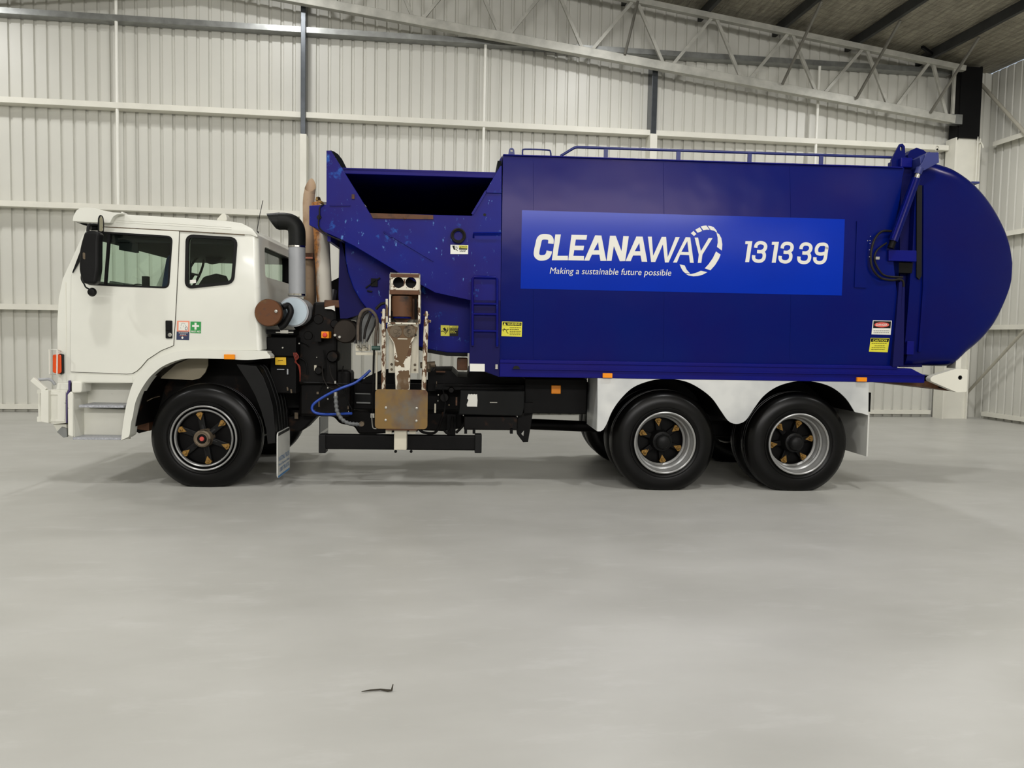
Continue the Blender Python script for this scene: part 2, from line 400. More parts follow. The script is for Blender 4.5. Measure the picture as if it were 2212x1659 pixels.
def text_mb(body, box, Y=0.0, yf=None, shear=0.0, bold=0.0, depth=.002, fn=None):
    "printed text fitted into a pixel box (x0, y0, x1, y1) of the photograph, at depth Y"
    cu = bpy.data.curves.new('t', 'FONT'); cu.body = body; cu.size = 1; cu.shear = shear; cu.offset = bold; cu.resolution_u = 3
    o = bpy.data.objects.new('t', cu); C.objects.link(o); dg = bpy.context.evaluated_depsgraph_get()
    me = bpy.data.meshes.new_from_object(o.evaluated_get(dg)); bpy.data.objects.remove(o); bpy.data.curves.remove(cu)
    mb = MB(); vs = [v.co for v in me.vertices]
    if not vs: return mb
    x0, x1 = min(v.x for v in vs), max(v.x for v in vs); z0, z1 = min(v.y for v in vs), max(v.y for v in vs)
    out = []
    for v in vs:
        u = (v.x-x0)/max(1e-6, x1-x0); t = (v.y-z0)/max(1e-6, z1-z0)
        if fn: out.append(fn(u, t)); continue
        q = T(box[0]+(box[2]-box[0])*u, box[3]+(box[1]-box[3])*t, Y)
        if yf: q.y = yf(q.z)-depth
        out.append(q)
    mb.add(out, [list(p_.vertices) for p_ in me.polygons]); bpy.data.meshes.remove(me)
    return mb

# ================================================================== THE BUILDING (building frame)
YW, XR, XL, YF, XRIDGE = 7.35, 10.86, -14.0, -18.0, -4.0
def zroof(x): return 8.20-.127*(x if x > XRIDGE else 2*XRIDGE-x)
def struct(mb, name, mat, **k): return tag(mb.build(name, mat, None, off=Vector((0, 0, 0)), **k), kind='structure')
def solo(mb, name, mat, label, cat, group=None, **k):
    return tag(mb.build(name, mat, None, off=Vector((0, 0, 0)), **k), label, cat, group)
def holder(name, loc, label, cat, group=None):
    o = bpy.data.objects.new(name, None); C.objects.link(o); o.location = loc; o.empty_display_size = .3
    return tag(o, label, cat, group)
def child(mb, name, mat, root, **k): return mb.build(name, mat, root, off=Vector(root.location), **k)

struct(MB().box(XL-.1, XR+.1, YF-.1, YW+.15, -.2, 0), 'floor', M['floor'])
def corrugated(u0, u1, top, step=.2045, pan=.145, depth=.03, thick=.05):
    "profile points along the wall (u, out)"
    pts = []; u = u0
    while u < u1:
        pts += [(u, 0), (min(u+pan, u1), 0), (min(u+pan+.012, u1), depth), (min(u+step-.012, u1), depth)]; u += step
    pts.append((u1, 0)); return pts
pr = corrugated(XL, XR, None); mb = MB(); vs = []; fs = []
for i, (u, o) in enumerate(pr): vs += [(u, YW+o, 0), (u, YW+o, zroof(u)-.01), (u, YW+.08, 0), (u, YW+.08, zroof(u)-.01)]
for i in range(len(pr)-1):
    a = 4*i; fs += [(a, a+4, a+5, a+1), (a+2, a+3, a+7, a+6), (a+1, a+5, a+7, a+3), (a, a+2, a+6, a+4)]
struct(mb.add(vs, fs), 'wall_back', M['wall'])
pr = corrugated(YF, YW, None); mb = MB(); vs = []; fs = []
for i, (u, o) in enumerate(pr): vs += [(XR+o, u, 0), (XR+o, u, zroof(XR)-.01), (XR+.08, u, 0), (XR+.08, u, zroof(XR)-.01)]
for i in range(len(pr)-1):
    a = 4*i; fs += [(a, a+4, a+5, a+1), (a+2, a+3, a+7, a+6), (a+1, a+5, a+7, a+3), (a, a+2, a+6, a+4)]
struct(mb.add(vs, fs), 'wall_right', M['wall'])
struct(MB().box(XL-.1, XL, YF, YW, 0, zroof(XL)-.01), 'wall_left', M['wall'])
# front wall far behind the camera, with a long band of high windows
o1 = [(-9.25, 4.6), (-9.25, 5.7), (9.75, 5.7), (9.75, 4.6)]; o2 = [(-6.25, 6.45), (-6.25, 7.05), (6.75, 7.05), (6.75, 6.45)]
struct(MB().prism([[(XL, 0), (XR, 0), (XR, zroof(XR)-.01), (XRIDGE, zroof(XRIDGE)-.01), (XL, zroof(XL)-.01)], o1, o2], YF-.1, YF), 'wall_front', M['wall'])
for k_, o_ in enumerate((o1, o2)):
    (xa_, za_), (xb_, zb__) = o_[0], o_[2]
    struct(MB().prism([[(xa_-.08, za_-.08), (xb_+.08, za_-.08), (xb_+.08, zb__+.08), (xa_-.08, zb__+.08)], o_], YF-.06, YF+.04), 'window_%d' % (k_+1), M['girt_cream'])
# roof blanket sagging between the purlins
PX = [XRIDGE+.0]+[9.256-1.475*k for k in range(9)][::-1]
PX = [x for x in [9.256-1.475*k for k in range(9)] if x > XRIDGE+.3]+[XRIDGE]+[2*XRIDGE-x for x in [9.256-1.475*k for k in range(9)] if 2*XRIDGE-x > XL and x > XRIDGE+.3]
xs = sorted(set([XL, XR]+PX)); prof = []
for i in range(len(xs)-1):
    for k in range(6):
        t = k/6; x = xs[i]+(xs[i+1]-xs[i])*t; prof.append((x, zroof(x)-.06*math.sin(PI*t)+.0))
prof.append((xs[-1], zroof(xs[-1])))
mb = MB(); n = len(prof)
vs = [(x, y, z) for y in (YF-.1, YW+.15) for x, z in prof]+[(x, y, zroof(x)+.12) for y in (YF-.1, YW+.15) for x, z in prof]; fs = []
for i in range(n-1): fs += [(i, i+1, n+i+1, n+i), (2*n+i, 3*n+i, 3*n+i+1, 2*n+i+1), (i, 2*n+i, 2*n+i+1, i+1), (n+i, n+i+1, 3*n+i+1, 3*n+i)]
fs += [(0, n, 3*n, 2*n), (n-1, 3*n-1, 4*n-1, 2*n-1)]
struct(mb.add(vs, fs), 'ceiling', M['foil'])
# base channels along the walls
for i, (n_, a) in enumerate((('baseboard_back', (XL, 9.86, YW-.09, YW)), ('baseboard_right', (XR-.09, XR, YF, 7.02)))):
    struct(MB().box(a[0], a[1], a[2], a[3], .055, .135), n_, M['girt_cream'])

# girts: C channels, flange face towards the room
def girt_back(z, mat, label):
    p = [(YW, z), (YW-.24, z), (YW-.24, z-.095), (YW-.22, z-.1), (YW-.2, z-.09), (YW, z-.09)]
    solo(MB().prism(p, XL+.02, 9.86, plane='x'), 'wall_girt', mat, label, 'wall girt')
girt_back(6.775, M['galv'], 'galvanised horizontal girt across the back wall, topmost, passing behind the truss')
girt_back(5.32, M['girt_cream'], 'cream painted horizontal girt on the back wall, above the truck and under the galvanised girt')
girt_back(3.60, M['girt_cream'], 'cream painted horizontal girt on the back wall at the height of the truck cab roof')
girt_back(1.866, M['girt_cream'], 'lowest cream girt on the back wall, seen left of the cab door')
def girt_right(z, label):
    p = [(XR, z), (XR-.16, z), (XR-.16, z-.09), (XR-.145, z-.09), (XR-.145, z-.014), (XR, z-.014)]
    solo(MB().prism(p, YF+.02, 7.0), 'wall_girt', M['girt_cream'], label, 'wall girt')
girt_right(5.40, 'cream horizontal girt high on the right wall, level with the top of the pale column')
girt_right(3.62, 'cream horizontal girt halfway up the right wall, beside the curved tailgate')
girt_right(1.85, 'lowest cream horizontal girt on the right wall, just above the diagonal brace')

# mullions (end-wall columns): cream below, galvanised above
def mullion(x, w_, ztop, lab):
    r = holder('wall_column', (x, 7.2, 0), lab, 'column')
    child(MB().box(x-w_/2, x+w_/2, 7.05, YW, 0, 4.93 if x < 0 else 5.24), 'painted_sleeve', M['girt_cream'], r, bevel=.006)
    child(MB().box(x-w_/2+.012, x+w_/2-.02, 7.06, YW-.01, 4.9, ztop), 'galvanised_post', M['mullion'], r, bevel=.006)
mullion(-2.38, .115, 7.3, 'slender wall column behind the exhaust stack, cream below and dark steel above')
mullion(3.93, .135, 6.55, 'slender wall column rising behind the truck container roof rail, cream below and galvanised above')
mullion(-9.9, .125, 7.3, 'wall column beyond the left edge of the picture')
# thin bridging rods between girts
def rod(x0, x1, z0, z1, lab):
    solo(MB().tube([(x0, YW-.2, z0), (x1, YW-.2, z1)], .027, 10), 'bridging_rod', M['rodpaint'], lab, 'rod')
rod(-5.49, -5.49, 3.6, 7.4, 'thin vertical bridging rod on the back wall, leftmost, above the truck cab')
rod(.78, .80, 3.6, 6.72, 'thin vertical bridging rod on the wall behind the front end of the container')
rod(7.13, 7.16, 3.6, 6.7, 'thin vertical bridging rod on the back wall behind the rear half of the container roof')

# corner column: universal section, cream lower half, dark upper half
def isec(x0, x1, y0, y1, z0, z1, mb):
    mb.box(x0, x0+.028, y0, y1, z0, z1); mb.box(x1-.028, x1, y0, y1, z0, z1)
    mb.box(x0+.02, x1-.02, y0+.05, y0+.075, z0, z1); return mb
r = holder('corner_column', (10.1, 7.1, 0), 'wide steel portal column in the far right corner, pale below and black above', 'column')
cx0, cx1 = 9.87, 10.40
child(isec(cx0, cx1, 6.93, 7.22, 0, 5.43, MB()), 'painted_lower_section', M['girt_cream'], r)
child(isec(cx0+.04, cx1-.03, 6.95, 7.2, 5.40, zroof(10.1)-.12, MB()).box(cx0+.05, cx1-.04, 6.93, 6.95, 5.43, zroof(10.3)-.12), 'dark_upper_section', M['darksteel'], r)
child(MB().box(9.72, 9.93, 6.85, 7.0, 5.66, 5.84), 'truss_cleat', M['galv'], r)

# roof truss in front of the back wall
def zb(x): return 6.94-.1145*x-.075
def ztp(x): return 7.975-.127*x
YT = 6.9
r = holder('roof_truss', (4, YT, 6.4), 'sloping galvanised lattice roof truss in front of the back wall', 'truss')
def chord(x0, x1, zf, w_, h): return MB().bar((x0, YT, zf(x0)), (x1, YT, zf(x1)), w_, h)
child(chord(XRIDGE, 9.78, zb, .13, .15), 'bottom_chord', M['galv_light'], r, bevel=.006)
child(chord(XRIDGE, 9.95, ztp, .12, .10), 'top_chord', M['galv_light'], r, bevel=.006)
bots = [9.70, 8.50, 7.05, 5.58, 4.10, 2.60, 1.10, -.42, -1.95, -3.4]
tops = [9.256, 7.90, 6.42, 4.95, 3.46, 1.95, .45, -1.05, -2.6]
for i in range(len(tops)):
    for bxx, dy in ((bots[i]-.07, -.0), (bots[i+1]+.07, .0)):
        child(MB().bar((bxx, YT+dy, zb(bxx)+.03), (tops[i]+(.04 if dy < 0 or bxx > tops[i] else -.04), YT+dy, ztp(tops[i])-.02), .05, .055), 'web_member', M['galv_light'], r)
mx = lambda x: 2*XRIDGE-x
child(MB().bar((XRIDGE, YT, zb(XRIDGE)), (XL+.05, YT, zb(mx(XL+.05))), .13, .15), 'bottom_chord', M['galv_light'], r)
child(MB().bar((XRIDGE, YT, ztp(XRIDGE)), (XL+.05, YT, ztp(mx(XL+.05))), .12, .10), 'top_chord', M['galv_light'], r)
for i in range(3, len(tops)):
    for bxx in (bots[i]-.07, bots[i+1]+.07):
        if mx(bxx) > XL+.2: child(MB().bar((mx(bxx), YT, zb(bxx)+.03), (mx(tops[i]), YT, ztp(tops[i])-.02), .05, .055), 'web_member', M['galv_light'], r)
child(MB().bar((9.75, YT, zb(9.75)), (9.75, YT, ztp(9.75)), .05, .05), 'web_member', M['galv_light'], r)

# purlins running towards the camera, and the fly braces that stay them to the bottom chord
side = {0: 'nearest the right wall', 1: 'second from the right wall', 2: 'third from the right wall', 3: 'fourth from the right wall', 4: 'fifth from the right wall', 5: 'sixth from the right wall'}
for k in range(9):
    x = 9.256-1.475*k; z = ztp(x)+.05
    if x < XRIDGE: continue
    p = [(x-.035, z), (x+.035, z), (x+.035, z+.012), (x-.012, z+.012), (x-.012, z+.2), (x-.035, z+.2)]
    top = zroof(x)-.005
    p = [(u, min(v, top)) for u, v in p[:4]]+[(x-.012, top), (x-.035, top)]
    if k > 5: continue
    lab = 'dark steel roof purlin running towards the camera, %s' % side[k]
    solo(MB().prism([(a_, b_) for a_, b_ in p], YF+.02, YW-.02), 'roof_purlin', M['purlin'], lab, 'purlin')
fb = [((1350, 118), (1378, 2), 3.46), ((1690, 182), (1775, 2), 6.36), ((1850, 213), (1945, 44), 7.80), ((2010, 243), (2115, 80), 9.28)]
names = ['leftmost of the four thin bracing angles above the truss', 'thin bracing angle second from the left, crossing the truss webs above the container',
         'thin bracing angle third from the left, crossing the truss webs', 'rightmost thin bracing angle, beside the dark corner column']
for (a, b_, X), lb in zip(fb, names):
    p = Bd(a[0], a[1], YT-.09); q = Bx(b_[0], b_[1], X)
    solo(MB().bar(p, q, .038, .038), 'fly_brace', M['strut'], lb, 'brace')
# wall and roof bracing
p = Bx(2112, 174, XR-.25); q = Bx(2207, 279, XR-.25); d = (q-p)
solo(MB().tube([p, p+d*1.15], .035, 10), 'wall_brace', M['brace'], 'brownish diagonal tube brace high on the right wall beside the dark column', 'brace')
p = Bx(2086, 852, XR-.2); q = Bx(2212, 715, XR-.2); d = (q-p)
solo(MB().tube([p, p+d*1.6], .028, 10), 'wall_brace', M['brace'], 'long pale diagonal brace low on the right wall behind the tailgate bumper', 'brace')
p = Bx(1997, 0, 8.9); p.z = min(p.z, zroof(8.9)-.1)
solo(MB().bar(p, Bx(2019, 121, 9.3), .05, .05), 'roof_brace', M['darksteel'], 'dark diagonal roof brace meeting the top chord near the corner', 'brace')
# small round fitting on the girt, cable loop on the column
q = Bd(2023, 320, YW-.24)
r = holder('junction_fitting', q, 'small round white fitting on the girt beside the corner column', 'fitting')
child(MB().lathe(q, [(.04, .045), (0, .05), (-.02, .035)], 16), 'dome', M['girt_cream'], r)
child(MB().lathe(q+Vector((0, 0, -.03)), [(-.021, .018), (-.03, .018)], 12), 'dark_lens', M['black'], r)
q = Bd(2112, 312, 6.9)
solo(MB().tube(catmull([q+Vector(v) for v in ((0, 0, -2.9), (0, 0, -.1), (0, 0, .0), (.05, 0, .05), (.1, 0, 0), (.12, 0, -.06))], 5), .014, 8), 'conduit', M['girt_cream'], 'thin cream conduit with a hooked top on the right side of the corner column', 'conduit')
# twig on the floor
q = [Bz(781, 1497), Bz(800, 1494), Bz(822, 1492.5), Bz(838, 1494.5), Bz(846, 1494)]
mb = MB().tube([v+Vector((0, 0, .006)) for v in q]+[Bz(849, 1493)+Vector((0, 0, .03))], [.0015, .0035, .0035, .005, .005, .002], 6)
solo(mb, 'twig', M['twig'], 'thin dark twig lying on the concrete floor in front of the truck', 'twig')

# ================================================================== THE TRUCK (truck frame; the root turns it)
OFF = Vector((1.0, 1.22, 0))
truck = bpy.data.objects.new('garbage_truck', None); C.objects.link(truck)
rl = TB @ OFF; truck.location = rl; truck.rotation_euler = (0, 0, -WA); truck.empty_display_size = 1
tag(truck, 'side loading garbage truck with white cab and dark blue container on a concrete floor', 'truck')
def P(mb, name, mat, parent=None, **k): return mb.build(name, mat, parent or truck, **k)
def node(mb, name, mat, **k): return P(mb, name, mat, None, **k)
YCAB = .05
W = 2.44

# ---- container body, slightly bowed sides
z_lo, z_hi = T(1083, 778).z, T(1400, 344.5).z
zc, hh = (z_lo+z_hi)/2, (z_hi-z_lo)/2
def bow(z):
    u = max(-1, min(1, (z-zc)/hh)); return .02-.032*(1-u*u)
def TC(px, py, off=.004):
    q = T(px, py, 0)
    for _ in range(5): q = T(px, py, bow(q.z)-off)
    q.y = bow(q.z)-off; return q
xa = T(1083, 560).x
mb = MB(); N = 20; prof = []
for i in range(N+1):
    z = z_lo+(z_hi-z_lo)*i/N; prof.append((bow(z), z))
roof = [(.06, z_hi+.012), (.5, z_hi+.04), (1.22, z_hi+.055), (W-.5, z_hi+.04), (W-.06, z_hi+.012)]
ring = prof+roof+[(W-y, z) for y, z in reversed(prof)]
# right end of the container: sloping cut near the top
def xend(z):
    pts = [(T(1950, 700).z, T(1940, 700).x), (T(1930, 520).z, T(1927, 520).x), (T(1950, 400).z, T(1948, 400).x), (T(1955, 360).z, T(1956, 361).x)]
    if z <= pts[0][0]: return pts[0][1]
    for a, b_ in zip(pts, pts[1:]):
        if z <= b_[0]:
            t = (z-a[0])/(b_[0]-a[0]); t = t*t*(3-2*t); return a[1]+(b_[1]-a[1])*t
    return pts[-1][1]
vs = []; cols = 10; nr = len(ring)
for c_ in range(cols+1):
    for y, z in ring: vs.append((xa+(xend(z)-xa)*c_/cols, y, z))
fs = []
for c_ in range(cols):
    for i in range(nr-1): a = c_*nr+i; fs.append((a, a+nr, a+nr+1, a+1))
mb.add(vs, fs, True); mb.add([vs[i] for i in range(nr)], [list(range(nr))]); mb.add([vs[cols*nr+i] for i in range(nr)], [list(range(nr))])
body = node(mb, 'container', M['body'], label='dark blue slab-sided refuse container')
# sheet seams and light top lip
for px in (1152, 1433, 1706):
    q0, q1 = TC(px, 352 if px < 1200 else 350+(px-1200)*.02, .002), TC(px, 774, .002)
    pts = []
    for i in range(13):
        z = q0.z+(q1.z-q0.z)*i/12; pts.append((q0.x+(q1.x-q0.x)*i/12, bow(z)-.0015, z))
    P(MB().tube(pts, .0012, 5), 'panel_seam', M['body'], body)
P(MB().box(xa, T(1952, 361).x, .0, .05, z_hi-.004, z_hi+.008), 'top_lip', M['sill'], body, bevel=.004)
# front corner gusset seen on the container's leading top edge
g = L([(1085, 336), (1079, 345), (1072, 372), (1083, 360)], .1)
P(MB().prism(g, .1, W-.1), 'front_gusset', M['sill'], body)
# sills
zs0, zs1, zs2 = T(1083, 813.8).z, T(1110, 795).z, T(1083, 777.5).z
xe0, xe1 = T(1996, 818).x, T(1968, 795).x
s_ = node(MB().prism([(xa, zs0), (xe0, zs0), (xe0, T(1996, 811).z), (xe1, zs2-.02), (xa, zs2-.02)], -.012, .12).prism([(xa, zs2-.03), (T(1937, 785).x, zs2-.03), (T(1937, 785).x, zs2+.004), (xa, zs2+.004)], -.02, .1), 'sill_rail', M['sill'], bevel=.006)
P(MB().box(xa+.12, T(1995, 818).x, -.03, .02, zs1-.012, zs1-.002), 'sill_lip', M['sill'], s_)
node(MB().box(xa, xe0, 2.3, W+.02, zs0, zs2), 'sill_rail', M['sill'], bevel=.006)
P(MB().prism(arc(T(1115, 797).x, T(1115, 797).z, .032, 0, 180, 10), -.034, -.01), 'drain_hole', M['textblack'], s_)
node(MB().box(xa+.05, xe0-.1, .12, 2.3, zs0+.03, zs0+.1), 'container_floor', M['matblack'])

# decal with lettering
dz1, dz0 = TC(1126.5, 454).z, TC(1125, 623.5).z; dxa, dxb = TC(1126, 540).x, TC(1822.5, 550).x
vs = []; fs = []; n = 14
for i in range(n+1):
    z = dz0+(dz1-dz0)*i/n
    for x in (dxa, dxb):
        for o_ in (-.003, .002): vs.append((x, bow(z)+o_, z))
for i in range(n):
    a = 4*i; fs += [(a, a+2, a+6, a+4), (a+1, a+5, a+7, a+3), (a, a+4, a+5, a+1), (a+2, a+3, a+7, a+6)]
decal = node(MB().add(vs, fs, True), 'sign_panel', M['decal'], label='bright blue rectangular sign panel with white lettering')
def z4(p): q = TC(1140+p[0]/5.027, 470+p[1]/5.027, .006); return (q.x, q.z)
def z5(p): q = TC(1580+p[0]/8.508, 500+p[1]/8.508, .006); return (q.x, q.z)
yo = lambda z: bow(z)-.0055
def poly(loops, f=z4): return MB().prism([[f(p) for p in lp] for lp in loops], 0, .0015, yo)
def letter(mb, what): return P(mb, 'lettering', M['offwhite_lettering'], decal)
mb = MB()
cl = catmull([Vector(p) for p in ((250, 283), (252, 245), (236, 217), (196, 208), (152, 212), (126, 238), (113, 290), (97, 365), (98, 408), (125, 434), (165, 437), (205, 425), (226, 396), (234, 362))], 5)
strip(mb, cl, 60, 0, .0015, z4, yo); letter(mb, 'C')
for lp in ([[(300, 183), (360, 183), (322, 415), (436, 415), (436, 463), (262, 463)]],
    [[(475, 187), (645, 190), (637, 240), (522, 238), (512, 305), (612, 306), (604, 355), (505, 354), (495, 415), (612, 417), (610, 466), (440, 463)]],
    [[(732, 193), (800, 195), (853, 470), (790, 470), (778, 402), (697, 402), (668, 467), (613, 467)], [(765, 265), (774, 355), (717, 355)]],
    [[(893, 197), (955, 197), (1018, 365), (1038, 200), (1098, 202), (1058, 472), (1000, 474), (935, 310), (910, 470), (856, 470)]],
    [[(1180, 205), (1248, 207), (1298, 480), (1238, 479), (1225, 412), (1143, 412), (1118, 473), (1062, 473)], [(1212, 275), (1222, 365), (1162, 365)]],
    [[(1305, 207), (1347, 207), (1362, 415), (1455, 210), (1503, 210), (1520, 430), (1605, 212), (1650, 213), (1530, 487), (1490, 487), (1468, 290), (1385, 482), (1340, 482)]],
    [[(1715, 213), (1765, 215), (1803, 492), (1762, 490), (1752, 408), (1655, 403), (1620, 488), (1578, 488)], [(1733, 255), (1748, 375), (1668, 373)]],
    [[(1812, 217), (1850, 217), (1880, 365), (1965, 222), (2008, 222), (1897, 402), (1885, 492), (1847, 492), (1858, 402)]]):
    letter(poly(lp), '')
mb = MB()
for lp in ([(1772, 170), (1800, 145), (1832, 178), (1805, 200)], [(1820, 132), (1868, 105), (1895, 145), (1845, 165)], [(1878, 97), (1905, 89), (1940, 86), (1975, 132), (1940, 131), (1905, 137)],
    [(1955, 88), (1990, 92), (2020, 105), (2050, 140), (2060, 168), (2025, 143), (1985, 133)], [(2050, 165), (2078, 178), (2103, 225), (2113, 290), (2108, 358), (2055, 318), (2064, 270), (2062, 215)],
    [(2045, 368), (2095, 402), (2075, 450), (2035, 515), (1985, 572), (1922, 552), (1965, 505), (2010, 440)], [(1650, 508), (1705, 520), (1725, 565), (1762, 606), (1710, 603), (1685, 580), (1665, 545)],
    [(1714, 610), (1770, 613), (1820, 603), (1880, 578), (1952, 592), (1900, 620), (1850, 634), (1800, 638), (1750, 630)]):
    mb.prism([z4(p) for p in lp], 0, .0015, yo)
P(mb, 'ring_emblem', M['offwhite_lettering'], decal)
def three(dx, dy):
    mb = MB()
    strip(mb, catmull([Vector((x+dx, y+dy)) for x, y in ((446, 300), (456, 252), (492, 215), (545, 206), (600, 222), (628, 265), (615, 325), (570, 362), (530, 372), (472, 368))], 5), 62, 0, .0015, z5, yo)
    strip(mb, catmull([Vector((x+dx, y+dy)) for x, y in ((545, 360), (592, 395), (605, 440), (592, 500), (550, 538), (490, 546), (432, 528), (408, 485), (411, 436))], 5), 62, 0, .0015, z5, yo)
    letter(mb, '3')
for dx, dy in ((0, 0), (489, 11)):
    letter(poly([[(258+dx, 178+dy), (385+dx, 178+dy), (325+dx, 563+dy), (253+dx, 563+dy), (303+dx, 232+dy), (253+dx, 232+dy)]], z5), '1')
three(0, 0); three(487, 12); three(832, 24)
mb = MB()
strip(mb, catmull([Vector(p) for p in ((1752, 330), (1750, 265), (1715, 238), (1668, 236), (1615, 245), (1575, 290), (1562, 345), (1575, 395), (1615, 412), (1670, 412), (1715, 400))], 5), 62, 0, .0015, z5, yo)
strip(mb, catmull([Vector(p) for p in ((1756, 285), (1740, 390), (1722, 500), (1690, 552), (1630, 575), (1570, 565), (1535, 525), (1536, 474))], 5), 62, 0, .0015, z5, yo)
letter(mb, '9')
mb = text_mb('Making a sustainable future possible', (1187.5, 577.5, 1450, 597), shear=.2, bold=.0, fn=lambda u, t: (lambda q: q)(TC(1187.5+262.5*u, (595.5+4.5*u)+(577.5-595.5)*t*1.0, .0065)))
P(mb, 'tagline_lettering', M['offwhite_lettering'], decal)

# ---- hopper
hop = node(MB().prism(L([(705, 325), (715, 325), (799, 460.5), (1019, 466), (1049, 412.5), (1081, 358), (1084, 358), (1082, 650), (1016, 648.5), (940, 632), (859, 587.5), (764, 530.5), (737, 517), (668, 486), (668, 444), (705, 442)]), .0, .045), 'hopper_side', M['hopper'], bevel=.003, label='scuffed blue hopper side plate with a slanted opening')
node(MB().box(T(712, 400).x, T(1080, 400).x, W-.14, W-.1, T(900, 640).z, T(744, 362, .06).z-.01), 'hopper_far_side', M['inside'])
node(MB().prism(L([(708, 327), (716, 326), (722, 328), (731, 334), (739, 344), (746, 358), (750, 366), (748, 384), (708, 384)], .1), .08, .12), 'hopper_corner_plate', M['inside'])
# front bulkhead, floor line, back plate of the hopper throat
xh0, xh1 = T(706, 400).x, T(1082, 500).x
node(MB().box(xh0, xh0+.03, .045, W-.14, T(706, 520).z, T(706, 326).z-.02), 'hopper_bulkhead', M['sill'])
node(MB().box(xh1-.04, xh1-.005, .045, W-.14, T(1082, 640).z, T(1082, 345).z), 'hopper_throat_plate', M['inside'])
# roof cover of the hopper with its front lip
yl = .06; q0, q1 = T(744, 362, yl), T(1068, 372, yl); q2 = T(744, 375, yl)
node(MB().box(q0.x-.05, xh1, yl, yl+.05, q2.z, q0.z).box(q0.x-.05, xh1, yl, W-.12, q0.z-.03, q0.z-.005), 'hopper_cover', M['sill'], bevel=.004)
# inside slide
zb0 = T(900, 640, .1).z
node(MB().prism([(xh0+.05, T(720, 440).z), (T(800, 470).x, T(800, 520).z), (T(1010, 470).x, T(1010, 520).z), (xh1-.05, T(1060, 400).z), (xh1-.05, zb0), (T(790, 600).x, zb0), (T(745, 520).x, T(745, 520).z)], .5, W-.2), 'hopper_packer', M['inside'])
# rusty wear strip
P(MB().prism(L([(800, 460.5), (936, 465), (936, 474), (806, 472)]), -.012, .0), 'wear_strip', M['rust_brown'], hop)
P(MB().lathe(T(874.5, 471, -.012), [(-.008, .004), (-.004, .012), (0, .013)], 10), 'bolt', M['rust_brown'], hop)
for a, b_, wd in (((829, 500), (936, 564), .009), ((712, 444), (757, 444), .006), ((829, 500), (846, 512), .016)):
    P(MB().bar(T(*a, -.006), T(*b_, -.006), .012, wd), 'weld_rib', M['hopper'], hop)
# slant edge rails
P(MB().bar(T(1020, 463, -.01), T(1050, 413, -.01), .02, .02).bar(T(1049, 414, -.01), T(1083, 415, -.01), .02, .02), 'edge_rail', M['hopper'], hop)
P(MB().tube([T(1023, 513, -.0), T(1023, 503, -.05), T(1083, 503, -.05)], .009, 8), 'grab_bar', M['hopper'], hop)
q = T(990, 509, -.03)
P(MB().tube([q+Vector((math.cos(t*PI/12)*.062, 0, math.sin(t*PI/12)*.062)) for t in range(24)], .009, 8, closed=True).tube([q+Vector((math.cos(t*PI/12)*.050, .01, math.sin(t*PI/12)*.050)) for t in range(24)], .009, 8, closed=True), 'hose_ring', M['hose'], hop)
P(MB().lathe(T(1047, 464, -.002), [(0, .014), (.001, .0)], 12), 'bolt_hole', M['textblack'], hop)
for a, b_, c_, d in ((705, 404, 708, 418),):
    pass
P(MB().box(T(760, 424).x, T(766, 424).x, -.012, 0, T(762, 430).z, T(762, 420).z), 'small_catch', M['rust_brown'], hop)
# belly drum beneath the opening
YB = .28
bel = L([(744, 505), (746, 560), (752, 590), (763, 622), (779, 650), (797, 673), (822, 700), (852, 724), (888, 744), (925, 755), (965, 762), (1017, 763), (1018, 640), (1018, 505)], YB)
node(MB().prism(bel, YB, W-.2), 'hopper_belly', M['hopper'], bevel=.01, label='curved blue belly of the hopper')
bel2 = L([(734, 505), (742, 540), (750, 585), (763, 622), (779, 650), (792, 668), (772, 681), (750, 688), (735, 688), (731, 640)], YB+.1)
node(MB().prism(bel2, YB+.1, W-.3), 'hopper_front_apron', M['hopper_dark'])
arcp = [T(x, y, YB-.0) for x, y in ((905, 748), (925, 754), (965, 761), (1010, 762))]
node(MB().prism([(p.x, p.z) for p in arcp]+[(p.x, p.z-.035) for p in arcp[::-1]], YB-.03, W-.2), 'belly_underside_shade', M['matblack'])  # black band paints in the shade of the belly's curved underside
# catch on the belly
P(MB().bar(T(790, 622, YB-.02), T(821, 600, YB-.02), .02, .012).bar(T(793, 628, YB-.02), T(804, 630, YB-.02), .02, .012).box(T(802, 615, YB).x, T(816, 615, YB).x, YB-.03, YB, T(810, 619, YB).z, T(810, 602, YB).z), 'belly_latch', M['matblack'])
node(MB().box(T(987, 795, .3).x, T(1010, 795, .3).x, .3, .6, T(1000, 800, .3).z, T(1000, 774, .3).z), 'rusted_bracket', M['rust_brown'], bevel=.01)
# block in front of the bulkhead
node(MB().prism(L([(669, 445), (706, 445), (706, 504), (737, 518), (669, 486)]), .045, 1.9), 'hopper_front_beam', M['sill'], bevel=.004)
P(MB().tube(catmull([T(700, 441, -.02), T(691, 448, -.02), T(690, 466, -.02), T(688, 482, -.02), T(690, 492, -.02), T(702, 504, -.02), T(720, 513, -.02), T(736, 520, -.01)], 5), .007, 8), 'cable', M['hose'], hop)
P(MB().lathe(T(689, 469, -.012), [(0, .02), (.012, .022)], 14), 'bolt_hole', M['textblack'], hop)
